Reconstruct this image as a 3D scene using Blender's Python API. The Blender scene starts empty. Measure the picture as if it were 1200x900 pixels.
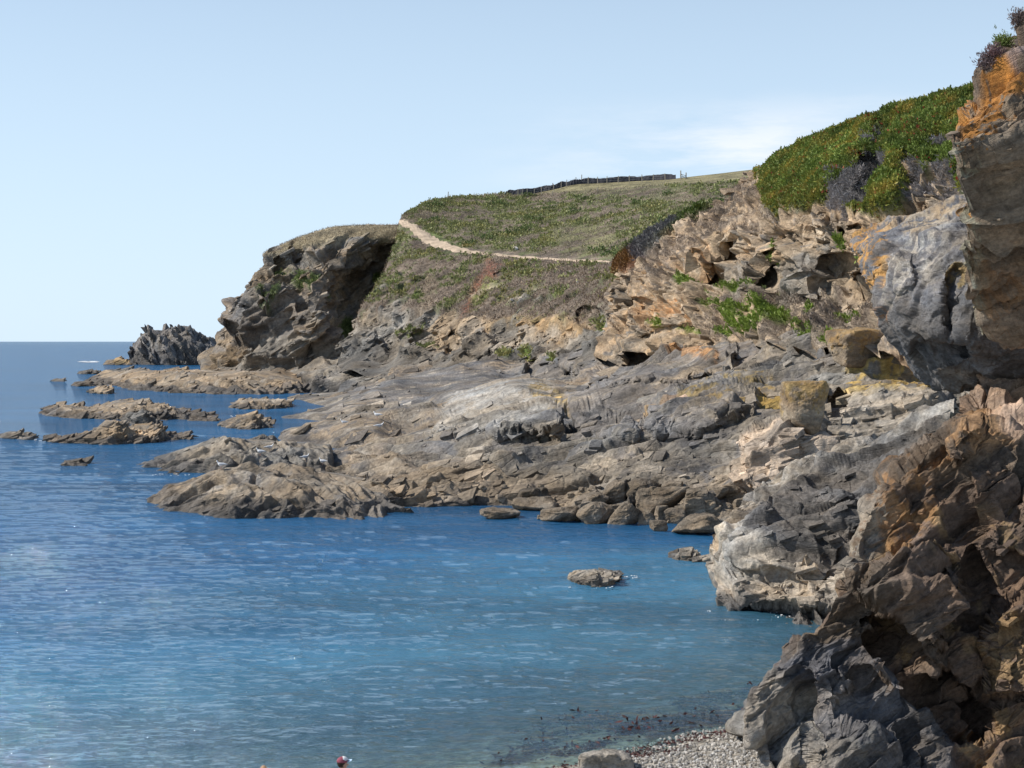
import bpy, math, random
import numpy as np
from mathutils import Vector, Matrix
from mathutils.bvhtree import BVHTree
random.seed(5); RNG = np.random.default_rng(11)
SC = bpy.context.scene
COL = SC.collection
R = math.radians

# ------------------------------------------------------------------ camera
F = 1800.0; CH = 9.0
PITCH = math.atan(50/F)
cam = bpy.data.cameras.new('camera'); co = bpy.data.objects.new('camera', cam); COL.objects.link(co)
cam.sensor_width = 36; cam.lens = 36*F/1200; cam.clip_start = 0.5; cam.clip_end = 60000
co.location = (0, 0, CH); co.rotation_euler = (math.pi/2 - PITCH, 0, 0)
SC.camera = co
# ------------------------------------------------------------------ light
SUN = Vector((-0.74, 0.08, 0.66)).normalized()
EXPOSURE = 0.1
SC.view_settings.view_transform = 'Standard'; SC.view_settings.look = 'None'
SC.view_settings.gamma = 1; SC.view_settings.exposure = EXPOSURE
SC.view_settings.use_curve_mapping = False
ld = bpy.data.lights.new('sun', 'SUN'); ld.energy = 5.0; ld.angle = R(0.53); ld.color = (1, .95, .87)
lo = bpy.data.objects.new('sun', ld); COL.objects.link(lo)
lo.rotation_euler = SUN.to_track_quat('Z', 'Y').to_euler()
w = bpy.data.worlds.new('World'); SC.world = w; w.use_nodes = True
wt = w.node_tree; wn = wt.nodes; wl = wt.links; wn.clear()
wo = wn.new('ShaderNodeOutputWorld'); bg = wn.new('ShaderNodeBackground')
sky = wn.new('ShaderNodeTexSky'); sky.sky_type = 'NISHITA'; sky.sun_disc = False
sky.sun_elevation = math.asin(SUN.z); sky.sun_rotation = math.atan2(SUN.x, SUN.y)
sky.altitude = 10; sky.air_density = 1.0; sky.dust_density = 0.35; sky.ozone_density = 2.2
bg.inputs[1].default_value = 0.105
# thin fair-weather cloud low over the land
tc = wn.new('ShaderNodeTexCoord'); mp = wn.new('ShaderNodeMapping'); mp.inputs['Scale'].default_value = (5, 5, 26)
nz = wn.new('ShaderNodeTexNoise'); nz.inputs['Scale'].default_value = 1.6; nz.inputs['Detail'].default_value = 7; nz.inputs['Roughness'].default_value = .62
cr = wn.new('ShaderNodeMapRange'); cr.inputs[1].default_value = .40; cr.inputs[2].default_value = .62
sx = wn.new('ShaderNodeSeparateXYZ')
b1 = wn.new('ShaderNodeMapRange'); b1.interpolation_type = 'SMOOTHSTEP'; b1.inputs[1].default_value = .165; b1.inputs[2].default_value = .115
b2 = wn.new('ShaderNodeMapRange'); b2.interpolation_type = 'SMOOTHSTEP'; b2.inputs[1].default_value = -.06; b2.inputs[2].default_value = .2
mu = wn.new('ShaderNodeMath'); mu.operation = 'MULTIPLY'; mu2 = wn.new('ShaderNodeMath'); mu2.operation = 'MULTIPLY'
mu3 = wn.new('ShaderNodeMath'); mu3.operation = 'MULTIPLY'; mu3.inputs[1].default_value = .95
mx = wn.new('ShaderNodeMixRGB'); mx.inputs[2].default_value = (8.8, 9.1, 9.6, 1)
hz = wn.new('ShaderNodeMixRGB'); hz.blend_type = 'MIX'; hg = wn.new('ShaderNodeMapRange'); hg.interpolation_type = 'SMOOTHSTEP'; hg.inputs[1].default_value = -.1; hg.inputs[2].default_value = .6; hg.inputs[3].default_value = .93; hg.inputs[4].default_value = .0
hz.inputs[2].default_value = (6.5, 8.2, 10.0, 1)
wl.new(tc.outputs['Generated'], mp.inputs[0]); wl.new(mp.outputs[0], nz.inputs[0]); wl.new(nz.outputs[0], cr.inputs[0])
wl.new(tc.outputs['Generated'], sx.inputs[0]); wl.new(sx.outputs[2], b1.inputs[0]); wl.new(sx.outputs[2], hg.inputs[0]); wl.new(hg.outputs[0], hz.inputs[0]); wl.new(sx.outputs[0], b2.inputs[0])
wl.new(cr.outputs[0], mu.inputs[0]); wl.new(b1.outputs[0], mu.inputs[1])
wl.new(mu.outputs[0], mu2.inputs[0]); wl.new(b2.outputs[0], mu2.inputs[1]); wl.new(mu2.outputs[0], mu3.inputs[0])
wl.new(sky.outputs[0], hz.inputs[1]); wl.new(hz.outputs[0], mx.inputs[1]); wl.new(mu3.outputs[0], mx.inputs[0])
wl.new(mx.outputs[0], bg.inputs[0]); wl.new(bg.outputs[0], wo.inputs[0])

# ------------------------------------------------------------------ helpers
def world(px, py, d):
    """photo pixel + distance along the view's ground direction -> world point"""
    px = np.asarray(px, float); py = np.asarray(py, float); d = np.asarray(d, float)
    v = (px-600)/F; u = (450-py)/F
    Y = math.cos(PITCH)+u*math.sin(PITCH); Z = -math.sin(PITCH)+u*math.cos(PITCH)
    return np.stack([v/Y*d, d+0*px, CH+Z/Y*d], -1)
def dz(py, z):
    """distance at which height z shows at photo row py"""
    u = (450-py)/F; Y = math.cos(PITCH)+u*math.sin(PITCH); Z = -math.sin(PITCH)+u*math.cos(PITCH)
    return (z-CH)*Y/Z
def pyz(d, z):
    t = (z-CH)/d
    a = math.atan(t)+PITCH
    return 450-math.tan(a)*F
def Zr(px, z, d): return (px, pyz(d, z), d)
def W(px, py, z=0.0): return (px, py, dz(py, z))

def tag(o, label=None, cat=None, group=None, kind=None):
    if label: o['label'] = label
    if cat: o['category'] = cat
    if group: o['group'] = group
    if kind: o['kind'] = kind
    return o
def empty(name, loc=(0, 0, 0), rz=0):
    o = bpy.data.objects.new(name, None); COL.objects.link(o); o.location = loc; o.rotation_euler = (0, 0, rz); o.empty_display_size = .2
    return o
def mesh(name, V, Fc, mat, cols=None, attrs=None, smooth=False, parent=None):
    me = bpy.data.meshes.new(name)
    V = np.asarray(V, dtype=np.float32)
    if isinstance(Fc, np.ndarray):
        n, k = Fc.shape
        me.vertices.add(len(V)); me.vertices.foreach_set('co', V.ravel())
        me.loops.add(n*k); me.loops.foreach_set('vertex_index', Fc.ravel().astype(np.int32))
        me.polygons.add(n); me.polygons.foreach_set('loop_start', np.arange(0, n*k, k, dtype=np.int32))
        me.polygons.foreach_set('loop_total', np.full(n, k, dtype=np.int32))
        me.update(calc_edges=True)
    else:
        me.from_pydata([tuple(v) for v in V], [], Fc)
    if cols is not None:
        a = me.color_attributes.new('Col', 'FLOAT_COLOR', 'POINT')
        c = np.ones((len(V), 4), np.float32); c[:, :3] = cols; a.data.foreach_set('color', c.ravel())
    for k_, v_ in (attrs or {}).items():
        a = me.attributes.new(k_, 'FLOAT', 'POINT'); a.data.foreach_set('value', np.asarray(v_, np.float32).ravel())
    me.polygons.foreach_set('use_smooth', np.full(len(me.polygons), smooth))
    me.materials.append(mat); me.validate()
    o = bpy.data.objects.new(name, me); COL.objects.link(o)
    if parent: o.parent = parent
    return o

# ---- noise
def _h(ix, iy, iz, s):
    with np.errstate(over='ignore'):
        h = (ix.astype(np.uint32)*np.uint32(374761393) + iy.astype(np.uint32)*np.uint32(668265263) + iz.astype(np.uint32)*np.uint32(2147483647) + np.uint32((s*974634777) & 0xffffffff))
        h = (h ^ (h >> np.uint32(13)))*np.uint32(1274126177)
        h = (h ^ (h >> np.uint32(16)))*np.uint32(2246822519)
        h = h ^ (h >> np.uint32(15))
    return h.astype(np.float32)/np.float32(4294967295)
def vnoise(P, s=0):
    P = np.asarray(P, np.float32); i = np.floor(P); f = P-i; f = f*f*f*(f*(f*6-15)+10); i = i.astype(np.int64)
    r = 0
    for a in (0, 1):
        for b in (0, 1):
            for c in (0, 1):
                wgt = (f[:, 0] if a else 1-f[:, 0])*(f[:, 1] if b else 1-f[:, 1])*(f[:, 2] if c else 1-f[:, 2])
                r = r+wgt*_h(i[:, 0]+a, i[:, 1]+b, i[:, 2]+c, s)
    return r*2-1
def fbm(P, o=4, s=0, g=.5, ridge=False):
    r = 0; a = 1; t = 0
    for k in range(o):
        n = vnoise(P*(2.03**k)+k*17.3, s+k)
        r = r+a*((1-2*np.abs(n)) if ridge else n); t += a; a *= g
    return r/t
def facets(P, s=0):
    """cellular blocks: each has its own height and its own tilted plane"""
    P = np.asarray(P, np.float32); n = len(P); i0 = np.floor(P).astype(np.int64); f0 = P-i0
    F1 = np.full(n, 9, np.float32); F2 = np.full(n, 9, np.float32)
    B = np.zeros((n, 3), np.float32); I = np.zeros((n, 3), np.int64); B2 = B.copy(); I2 = I.copy()
    for a in (-1, 0, 1):
        for b in (-1, 0, 1):
            for c in (-1, 0, 1):
                j = i0+np.array([a, b, c])
                q = np.stack([_h(j[:, 0], j[:, 1], j[:, 2], s+k) for k in (1, 2, 3)], -1)*.9+.05
                dlt = q+np.array([a, b, c], np.float32)-f0
                dd = np.sqrt((dlt*dlt).sum(1))
                m = dd < F1; m2 = ~m & (dd < F2)
                F2 = np.where(m, F1, np.where(m2, dd, F2)); F1 = np.where(m, dd, F1)
                B2[m] = B[m]; I2[m] = I[m]; B2[m2] = dlt[m2]; I2[m2] = j[m2]
                B[m] = dlt[m]; I[m] = j[m]
    def val(I, B):
        g = np.stack([_h(I[:, 0], I[:, 1], I[:, 2], s+k)-.5 for k in (5, 6, 7)], -1)
        return _h(I[:, 0], I[:, 1], I[:, 2], s+9)-.5, -(g*B).sum(1)
    h, t = val(I, B); h2, t2 = val(I2, B2); e = F2-F1
    wq = .5*(1-sstep(e, 0, .065)); return h*(1-wq)+h2*wq, t*(1-wq)+t2*wq, e
def frame(n, a=(1, 0, 0)):
    n = np.array(n, float); n /= np.linalg.norm(n); a = np.array(a, float); a -= a.dot(n)*n; a /= np.linalg.norm(a)
    return np.stack([a, np.cross(n, a), n])
def rockdisp(P, fr, size, octs=4, amp=.26, st=(2.6, 1.7, 1), seed=0, lay=.5, fall=.45, tilt=2.3, crack=.16, low=.4):
    Q = (P @ fr.T).astype(np.float32)
    wp = np.stack([fbm(Q/size*.9+9*k, 2, seed+40+k) for k in range(3)], -1)*.14*size
    D = fbm(Q/size*.45, 3, seed+3)*size*low
    sz = size
    for k in range(octs):
        h, t, e = facets((Q+wp*(fall**k))/(np.array(st, np.float32)*sz), seed+11*k)
        D = D+sz*amp*(h*.9+t*tilt) - sz*amp*crack*np.exp(-(e/.035)**2)
        sz *= fall
    D = D+fbm(Q/(size*.09), 3, seed+91, .6, ridge=True)*size*.016
    return D
def bedding(P, fr, size, seed=0, k=1.0, levels=((.62, .85), (.24, .8), (.1, .6))):
    """slabs: the surface steps along the bedding normal, slab face then riser"""
    Q = (P @ fr.T).astype(np.float32); T = np.zeros(len(Q))
    h, t_, e = facets(Q/(np.array((5, 3, 1.6), np.float32)*size), seed+200)
    wpf = fbm(Q/(size*6), 3, seed+201)
    for i_, (th, a_) in enumerate(levels):
        th = th*size; sh = h*(1.6+i_)+wpf*1.3*size/th*.5
        t = Q[:, 2]/th+sh+fbm(Q/np.array([size*3, size*2, size])/(1+i_), 3, seed+210+i_, .55)*.75
        i = np.floor(t); f = t-i; sv = _h(i.astype(np.int64), np.zeros(len(Q), np.int64), np.zeros(len(Q), np.int64), seed+220+i_)
        T = T+((sstep(f, .45+.35*sv, .98))-f)*th*a_*(.45+.9*sv)*k
    return T
# ---- masks in photo coordinates carried by the surface
def sdpoly(px, py, poly):
    poly = np.array(poly, float); n = len(poly); x = px; y = py
    best = np.full(x.shape, 1e9); ins = np.zeros(x.shape, bool)
    for i in range(n):
        a = poly[i]; b = poly[(i+1) % n]; e = b-a
        t = np.clip(((x-a[0])*e[0]+(y-a[1])*e[1])/max(e.dot(e), 1e-9), 0, 1)
        best = np.minimum(best, np.hypot(x-a[0]-t*e[0], y-a[1]-t*e[1]))
        c = (a[1] > y) != (b[1] > y)
        with np.errstate(divide='ignore', invalid='ignore'):
            xi = a[0]+(y-a[1])/(b[1]-a[1]+1e-12)*e[0]
        ins ^= c & (x < xi)
    return np.where(ins, best, -best)
def sstep(x, a, b):
    t = np.clip((x-a)/(b-a), 0, 1); return t*t*(3-2*t)
def pm(px, py, poly, feather=4, nz_=None, na=0):
    s = sdpoly(px, py, poly)
    if nz_ is not None: s = s+nz_*na
    return sstep(s, -feather, feather)
def el(cx, cy, rx, ry, ang=0, n=14):
    return [(cx+rx*math.cos(t)*math.cos(ang)-ry*math.sin(t)*math.sin(ang), cy+rx*math.cos(t)*math.sin(ang)+ry*math.sin(t)*math.cos(ang)) for t in np.linspace(0, 2*math.pi, n, endpoint=False)]

class Loft: pass
def loft(rows, res=1.6, rv=1.0, cells=None, wrap=None, smooth=2, push=(), wrapr=None):
    rws = []
    for r in rows:
        a = np.array(r, float)
        if wrap: a = np.vstack([[a[0, 0]+wrap[0], a[0, 1]+(wrap[2] if len(wrap) > 2 else 0), a[0, 2]+wrap[1]], a])
        if wrapr: a = np.vstack([a, [a[-1, 0]-wrapr[0], a[-1, 1], a[-1, 2]+wrapr[1]]])
        rws.append(a)
    L = max(np.abs(np.diff(a[:, 0])).sum() for a in rws)
    nu = int(L/res)+2; u = np.linspace(0, 1, nu); G = []
    for a in rws:
        s = np.concatenate([[0], np.cumsum(np.hypot(np.diff(a[:, 0]), .35*np.diff(a[:, 1]))+.01)]); s /= s[-1]
        G.append(np.stack([np.interp(u, s, a[:, k]) for k in range(3)], -1))
    out = []
    for k in range(len(G)-1):
        dist = np.hypot(*(G[k+1]-G[k])[:, :2].T)
        n = max(2, int(np.percentile(dist, 75)/(res*rv)))
        if cells and k in cells: n = cells[k]
        for t in range(n): out.append(G[k]*(1-t/n)+G[k+1]*(t/n))
    out.append(G[-1]); A = np.array(out)
    for _ in range(smooth):
        for sh in (1, 3):
            p = np.pad(A, ((sh, sh), (0, 0), (0, 0)), mode='edge'); A = (p[:-2*sh]+2*p[sh:-sh]+p[2*sh:])/4
            p = np.pad(A, ((0, 0), (sh, sh), (0, 0)), mode='edge'); A = (p[:, :-2*sh]+2*p[:, sh:-sh]+p[:, 2*sh:])/4
    px, py, d = A[..., 0], A[..., 1], A[..., 2].copy()
    if push:
        IP = np.stack([px.ravel(), py.ravel(), 0*px.ravel()], -1)
        wx = fbm(IP/16, 4, 901, .6).reshape(px.shape)*7; wy = fbm(IP/np.array([22, 12, 1]), 4, 902, .6).reshape(px.shape)*6
    for (poly, dep, fe) in push:      # recesses (positive) and bosses (negative), in metres of depth
        d += dep*pm(px+wx, py+wy, poly, fe)
    P = world(px, py, d); o = Loft(); o.shape = px.shape
    gu = np.gradient(P, axis=1); gv = np.gradient(P, axis=0); N = np.cross(gu, gv)
    N /= np.linalg.norm(N, axis=-1, keepdims=True)+1e-12
    for _ in range(4):
        p = np.pad(N, ((2, 2), (2, 2), (0, 0)), mode='edge'); N = (p[:-4, 2:-2]+p[4:, 2:-2]+p[2:-2, :-4]+p[2:-2, 4:]+N)/5
    N /= np.linalg.norm(N, axis=-1, keepdims=True)+1e-12
    o.px = px.ravel(); o.py = py.ravel(); o.d = d.ravel(); o.P = P.reshape(-1, 3); o.N = N.reshape(-1, 3)
    nv, nu_ = px.shape; idx = np.arange(nv*nu_).reshape(nv, nu_)
    o.F = np.stack([idx[:-1, :-1], idx[:-1, 1:], idx[1:, 1:], idx[1:, :-1]], -1).reshape(-1, 4)
    return o

# ------------------------------------------------------------------ materials
def newmat(name):
    m = bpy.data.materials.new(name); m.use_nodes = True; t = m.node_tree
    return m, t.nodes, t.links, t.nodes['Principled BSDF']
def rockmat(name, s, fr, bump=1.0, contrast=1.0):
    m, N, L, b = newmat(name)
    def nd(t, **k):
        x = N.new(t)
        for kk, v in k.items(): setattr(x, kk, v)
        return x
    tc = nd('ShaderNodeTexCoord'); at = nd('ShaderNodeVertexColor', layer_name='Col')
    va = nd('ShaderNodeAttribute', attribute_name='veg')
    mp = nd('ShaderNodeMapping'); mp.vector_type = 'TEXTURE'
    mp.inputs['Rotation'].default_value = Matrix([list(r) for r in fr]).transposed().to_euler()
    mp.inputs['Scale'].default_value = (2.2*s, 1.7*s, .6*s)
    L.new(tc.outputs['Object'], mp.inputs[0])
    def noise(vec, sc, det, ro=.6):
        n = nd('ShaderNodeTexNoise'); n.inputs['Scale'].default_value = sc; n.inputs['Detail'].default_value = det; n.inputs['Roughness'].default_value = ro
        L.new(vec, n.inputs[0]); return n.outputs[0]
    def mr(x, a, b_, c, d_):
        n = nd('ShaderNodeMapRange'); n.inputs[1].default_value = a; n.inputs[2].default_value = b_; n.inputs[3].default_value = c; n.inputs[4].default_value = d_; L.new(x, n.inputs[0]); return n.outputs[0]
    def mul(a, b_):
        n = nd('ShaderNodeMath', operation='MULTIPLY'); L.new(a, n.inputs[0])
        if isinstance(b_, float): n.inputs[1].default_value = b_
        else: L.new(b_, n.inputs[1])
        return n.outputs[0]
    n1 = noise(tc.outputs['Object'], .35/s, 8, .62); n2 = noise(mp.outputs[0], 1.0, 7, .68); n3 = noise(tc.outputs['Object'], 5/s, 6, .7)
    c = contrast*1.3
    v = mul(mul(mr(n1, .3, .7, 1-.32*c, 1+.32*c), mr(n2, .3, .7, 1-.42*c, 1+.38*c)), mr(n3, .3, .7, 1-.3*c, 1+.3*c))
    mm = nd('ShaderNodeVectorMath', operation='SCALE'); L.new(at.outputs[0], mm.inputs[0]); L.new(v, mm.inputs['Scale'])
    # warm/cool drift of the stone
    n4 = noise(mp.outputs[0], .45, 5, .6)
    tint = nd('ShaderNodeMixRGB'); tint.inputs[1].default_value = (1.16, 1.0, .82, 1); tint.inputs[2].default_value = (.95, .98, 1.04, 1); L.new(mr(n4, .35, .65, 0, 1), tint.inputs[0])
    t2 = nd('ShaderNodeMixRGB', blend_type='MULTIPLY'); t2.inputs[0].default_value = .85; L.new(mm.outputs[0], t2.inputs[1]); L.new(tint.outputs[0], t2.inputs[2])
    t3 = nd('ShaderNodeMixRGB'); L.new(va.outputs['Fac'], t3.inputs[0]); L.new(t2.outputs[0], t3.inputs[1]); L.new(mm.outputs[0], t3.inputs[2])
    L.new(t3.outputs[0], b.inputs['Base Color'])
    b.inputs['Roughness'].default_value = .82; b.inputs['Specular IOR Level'].default_value = .25
    bn = noise(mp.outputs[0], 3.0, 9, .72); bn2 = noise(tc.outputs['Object'], 3.2/s, 9, .7)
    vo = nd('ShaderNodeTexVoronoi', feature='DISTANCE_TO_EDGE'); vo.inputs['Scale'].default_value = 1.6
    L.new(mp.outputs[0], vo.inputs[0])
    ad = nd('ShaderNodeMath', operation='ADD'); L.new(bn, ad.inputs[0]); L.new(bn2, ad.inputs[1])
    ad2 = nd('ShaderNodeMath', operation='ADD'); L.new(ad.outputs[0], ad2.inputs[0]); L.new(mul(mr(vo.outputs[0], 0, .05, 0, 1), .22), ad2.inputs[1])
    hh = ad2.outputs[0]
    for scl, k_ in ((2.2, .5), (6.5, .28)):
        v2 = nd('ShaderNodeTexVoronoi', feature='F1'); v2.inputs['Scale'].default_value = scl; L.new(mp.outputs[0], v2.inputs[0])
        s3 = nd('ShaderNodeSeparateColor'); L.new(v2.outputs['Color'], s3.inputs[0]); a3 = nd('ShaderNodeMath', operation='ADD'); L.new(hh, a3.inputs[0]); L.new(mul(s3.outputs[0], k_), a3.inputs[1]); hh = a3.outputs[0]
    bp = nd('ShaderNodeBump'); bp.inputs['Strength'].default_value = .9; bp.inputs['Distance'].default_value = .17*s*bump
    L.new(hh, bp.inputs['Height']); L.new(bp.outputs[0], b.inputs['Normal'])
    return m
def flat(name, col, rough=.7, noise=.25, sc=6, bump=0, spec=.3):
    m, N, L, b = newmat(name)
    tc = N.new('ShaderNodeTexCoord'); n = N.new('ShaderNodeTexNoise'); n.inputs['Scale'].default_value = sc; n.inputs['Detail'].default_value = 6
    L.new(tc.outputs['Object'], n.inputs[0])
    r = N.new('ShaderNodeMapRange'); r.inputs[1].default_value = .3; r.inputs[2].default_value = .7; r.inputs[3].default_value = 1-noise; r.inputs[4].default_value = 1+noise
    L.new(n.outputs[0], r.inputs[0])
    s = N.new('ShaderNodeVectorMath'); s.operation = 'SCALE'; s.inputs[0].default_value = col; L.new(r.outputs[0], s.inputs['Scale'])
    L.new(s.outputs[0], b.inputs['Base Color']); b.inputs['Roughness'].default_value = rough; b.inputs['Specular IOR Level'].default_value = spec
    if bump:
        bp = N.new('ShaderNodeBump'); bp.inputs['Distance'].default_value = bump; L.new(n.outputs[0], bp.inputs['Height']); L.new(bp.outputs[0], b.inputs['Normal'])
    return m
def leafmat():
    m, N, L, b = newmat('leaf'); at = N.new('ShaderNodeVertexColor'); at.layer_name = 'Col'
    L.new(at.outputs[0], b.inputs['Base Color']); b.inputs['Roughness'].default_value = .6; b.inputs['Specular IOR Level'].default_value = .25
    tr = N.new('ShaderNodeBsdfTranslucent'); L.new(at.outputs[0], tr.inputs[0])
    mx = N.new('ShaderNodeMixShader'); mx.inputs[0].default_value = .22; L.new(b.outputs[0], mx.inputs[1]); L.new(tr.outputs[0], mx.inputs[2])
    L.new(mx.outputs[0], N['Material Output'].inputs[0]); return m
LEAF = leafmat()

# base colours of the place
TAN = np.array((.265, .212, .15)); GREY = np.array((.195, .18, .155)); DARK = np.array((.075, .073, .072))
PALE = np.array((.40, .36, .30)); OCHRE = np.array((.34, .235, .12)); ORANGE = np.array((.42, .19, .04)); YELL = np.array((.42, .30, .09))
BROWN = np.array((.15, .118, .092)); HEATH = np.array((.185, .145, .11)); GRASS = np.array((.12, .155, .045)); BRIGHT = np.array((.16, .23, .03))
ICEP = np.array((.088, .118, .024)); STRAW = np.array((.30, .255, .145)); MAROON = np.array((.30, .07, .035)); LGREY = np.array((.31, .295, .265))

def pick(mask, n):
    i = np.nonzero(mask)[0]; return RNG.choice(i, min(n, len(i)), replace=len(i) < n) if len(i) else i
class Paint:
    def __init__(s, o, base, size, seed=0):
        s.o = o; s.c = np.repeat(np.array(base, float)[None], len(o.P), 0); s.veg = np.zeros(len(o.P)); s.sz = size
        s.n = fbm(o.P/size, 5, seed+500, .6); s.n2 = fbm(o.P/(size*.25), 4, seed+600, .65); s.n3 = fbm(o.P/(size*3), 3, seed+700); s.n4 = fbm(o.P/(size*.06), 3, seed+800, .7)
    def poly(s, poly, col, feather=5, na=12, k=1.0, thr=None, veg=0, fine=.5):
        m = pm(s.o.px, s.o.py, poly, feather, s.n+fine*s.n2, na)*k
        if thr is not None: m = m*sstep(s.n*.4+s.n2*.8+s.n4*.35, thr-.09, thr+.09)
        s.c = s.c*(1-m[:, None])+np.array(col)[None]*m[:, None]
        s.veg = s.veg*(1-m)+veg*m; return m
    def all(s, col, thr, k=1, veg=0, src=None):
        m = sstep(s.n*.6+s.n2*.5 if src is None else src, thr-.1, thr+.1)*k
        s.c = s.c*(1-m[:, None])+np.array(col)[None]*m[:, None]; s.veg = s.veg*(1-m)+veg*m; return m
BVHS = []
def finish(name, o, p, mat, disp, kind='structure', bvh=True, bed=None, graz=None, ch=None, **tg):
    def blur(g, n, r=1):
        for _ in range(n):
            q = np.pad(g, r, mode='edge'); g = (q[:-2*r, r:-r]+2*q[r:-r, r:-r]+q[2*r:, r:-r])/4
            q = np.pad(g, r, mode='edge'); g = (q[r:-r, :-2*r]+2*q[r:-r, r:-r]+q[r:-r, 2*r:])/4
        return g
    G3 = o.P.reshape(o.shape+(3,)); spc = np.linalg.norm(np.gradient(G3, axis=0), axis=-1)
    wg = sstep(blur(spc, 2, 2)/graz, .5, 1.3) if graz else 0
    def filt(g):
        g = blur(g.reshape(o.shape), 1)
        if graz: g = g*(1-wg)+(blur(blur(blur(g, 1, 1), 1, 2), 2, 4))*wg
        return g.ravel()
    disp = filt(disp)
    if bed is not None: o.P = o.P+(o.N if bed[1] is None else np.array(bed[1])[None])*filt(bed[0])[:, None]
    V = o.P+o.N*disp[:, None]
    C_ = np.minimum(p.c*(1+.32*(1-p.veg))[:, None], .75); Va, Fa, Ca, Ga = V, o.F, C_, p.veg
    if ch:
        n_, lo_, hi_, fr_, zmin = ch
        msk = (p.veg < .4) & (V[:, 2] > zmin) & (o.py > 0) & (o.py < 905) & (o.px < 1215)
        i = pick(msk, n_); n_ = len(i); px_ = lo_*(hi_/lo_)**(RNG.uniform(0, 1, n_)**2.3); sz = px_*o.d[i]/F
        B = np.array([[x, y, z] for x in (-1, 1) for y in (-1, 1) for z in (-1, 1)], float)[None]*RNG.uniform(.62, 1.15, (n_, 8, 3))
        B = B*np.stack([RNG.uniform(.4, .95, n_), RNG.uniform(.3, .7, n_), RNG.uniform(.09, .22, n_)], -1)[:, None]*sz[:, None, None]
        tw = RNG.normal(0, .1, (n_, 3)); M = np.repeat(np.eye(3)[None], n_, 0); a = RNG.normal(0, .22, n_); M[:, 0, 0] = M[:, 1, 1] = np.cos(a); M[:, 0, 1] = np.sin(a); M[:, 1, 0] = -np.sin(a)
        M[:, 0, 2] += tw[:, 0]; M[:, 2, 0] -= tw[:, 0]; M[:, 1, 2] += tw[:, 1]; M[:, 2, 1] -= tw[:, 1]
        B = np.einsum('nkj,nji->nki', B, M) @ fr_
        ctr = V[i]+o.N[i]*(sz*RNG.uniform(-.17, -.0, n_))[:, None]
        Vb = (B+ctr[:, None]).reshape(-1, 3); fq_ = np.array([[0, 1, 3, 2], [4, 6, 7, 5], [0, 4, 5, 1], [2, 3, 7, 6], [0, 2, 6, 4], [1, 5, 7, 3]])
        Fb = (fq_[None]+np.arange(n_)[:, None, None]*8).reshape(-1, 4)+len(V)
        Va = np.vstack([V, Vb]); Fa = np.vstack([o.F, Fb]); Ca = np.vstack([C_, np.repeat(C_[i]*RNG.uniform(.72, 1.25, (n_, 1)), 8, 0)]); Ga = np.concatenate([p.veg, np.zeros(n_*8)])
    ob = mesh(name, Va, Fa, mat, Ca, {'veg': Ga}); o.V = V; o.ob = ob
    if kind or tg: tag(ob, kind=kind, **tg)
    if bvh: BVHS.append(BVHTree.FromPolygons([tuple(v) for v in V], [tuple(f) for f in o.F.tolist()]))
    return ob
def facing(o):
    """make the sheet's normals look at the camera"""
    c = np.array([0, 0, CH])-o.P; c /= np.linalg.norm(c, axis=1)[:, None]
    if (o.N*c).sum(1).mean() < 0: o.N = -o.N; o.F = o.F[:, ::-1]
    return o
CAM = Vector((0, 0, CH))
def hit(px, py, trees=None):
    dirn = Vector(world(px, py, 1.0)[()])-CAM; dirn.normalize(); best = None
    for t in (trees or BVHS):
        l, n, i, dd = t.ray_cast(CAM, dirn)
        if l is not None and (best is None or dd < best[2]): best = (l, n, dd)
    if best is None: return None
    n = best[1]
    if n.dot(dirn) > 0: n = -n
    return best[0], n
# ------------------------------------------------------------------ rock structure (strata dip to the left)
FR_H = frame((-.42, -.25, .87), (1, .25, 0)); FR_P = frame((-.30, -.35, .88), (1, -.1, 0)); FR_M = frame((.12, -.25, .96)); FR_N = frame((-.45, -.2, .87), (1, .5, 0))

# ------- headland block
rows = [
 [Zr(236, -1, 318), Zr(300, -1, 312), Zr(380, 0, 306), Zr(440, 0, 306), Zr(490, 0, 306)],
 [(226, 427, 330), (262, 422, 322), (300, 415, 314), (340, 412, 310), (380, 410, 312), (430, 405, 322), (490, 405, 322)],
 [(256, 392, 334), (280, 398, 322), (315, 402, 314), (345, 398, 312), (385, 396, 314), (410, 396, 326), (490, 396, 330)],
 [(257, 372, 336), (275, 362, 326), (300, 352, 318), (335, 362, 318), (380, 365, 316), (410, 372, 332), (490, 370, 336)],
 [(262, 354, 338), (280, 342, 332), (300, 334, 328), (335, 338, 326), (375, 345, 318), (400, 350, 336), (490, 345, 340)],
 [(284, 333, 342), (302, 326, 340), (330, 320, 336), (360, 328, 330), (385, 325, 322), (410, 325, 338), (450, 320, 344), (490, 320, 344)],
 [(303, 318, 345), (318, 312, 342), (345, 308, 338), (365, 300, 330), (395, 298, 325), (425, 298, 340), (455, 300, 343), (490, 300, 344)],
 [(305, 299, 346), (325, 296, 343), (345, 285, 340), (370, 284, 334), (400, 283, 334), (430, 281, 340), (465, 283, 341), (490, 285, 342)],
 [(310, 294, 349), (350, 277, 350), (385, 268, 350), (440, 263, 348), (465, 266, 344), (490, 275, 342)],
 [(314, 292, 356), (352, 274, 364), (385, 261, 368), (440, 256.5, 365), (465, 255, 362), (490, 257, 360)],
 [Zr(335, 28, 420), Zr(360, 32, 430), Zr(400, 34, 430), Zr(465, 35, 430), Zr(490, 35, 430)],
]
o = facing(loft(rows, 1.15, cells={0: 4, 9: 8}, wrap=(14, 45), push=[
   (el(350, 290, 11, 14), 5, 3), (el(330, 305, 12, 8), 4, 3),
   (el(300, 375, 36, 24), 5, 4), (el(366, 350, 20, 50), -4, 8), (el(430, 345, 30, 60, .5), 8, 8)]))
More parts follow.
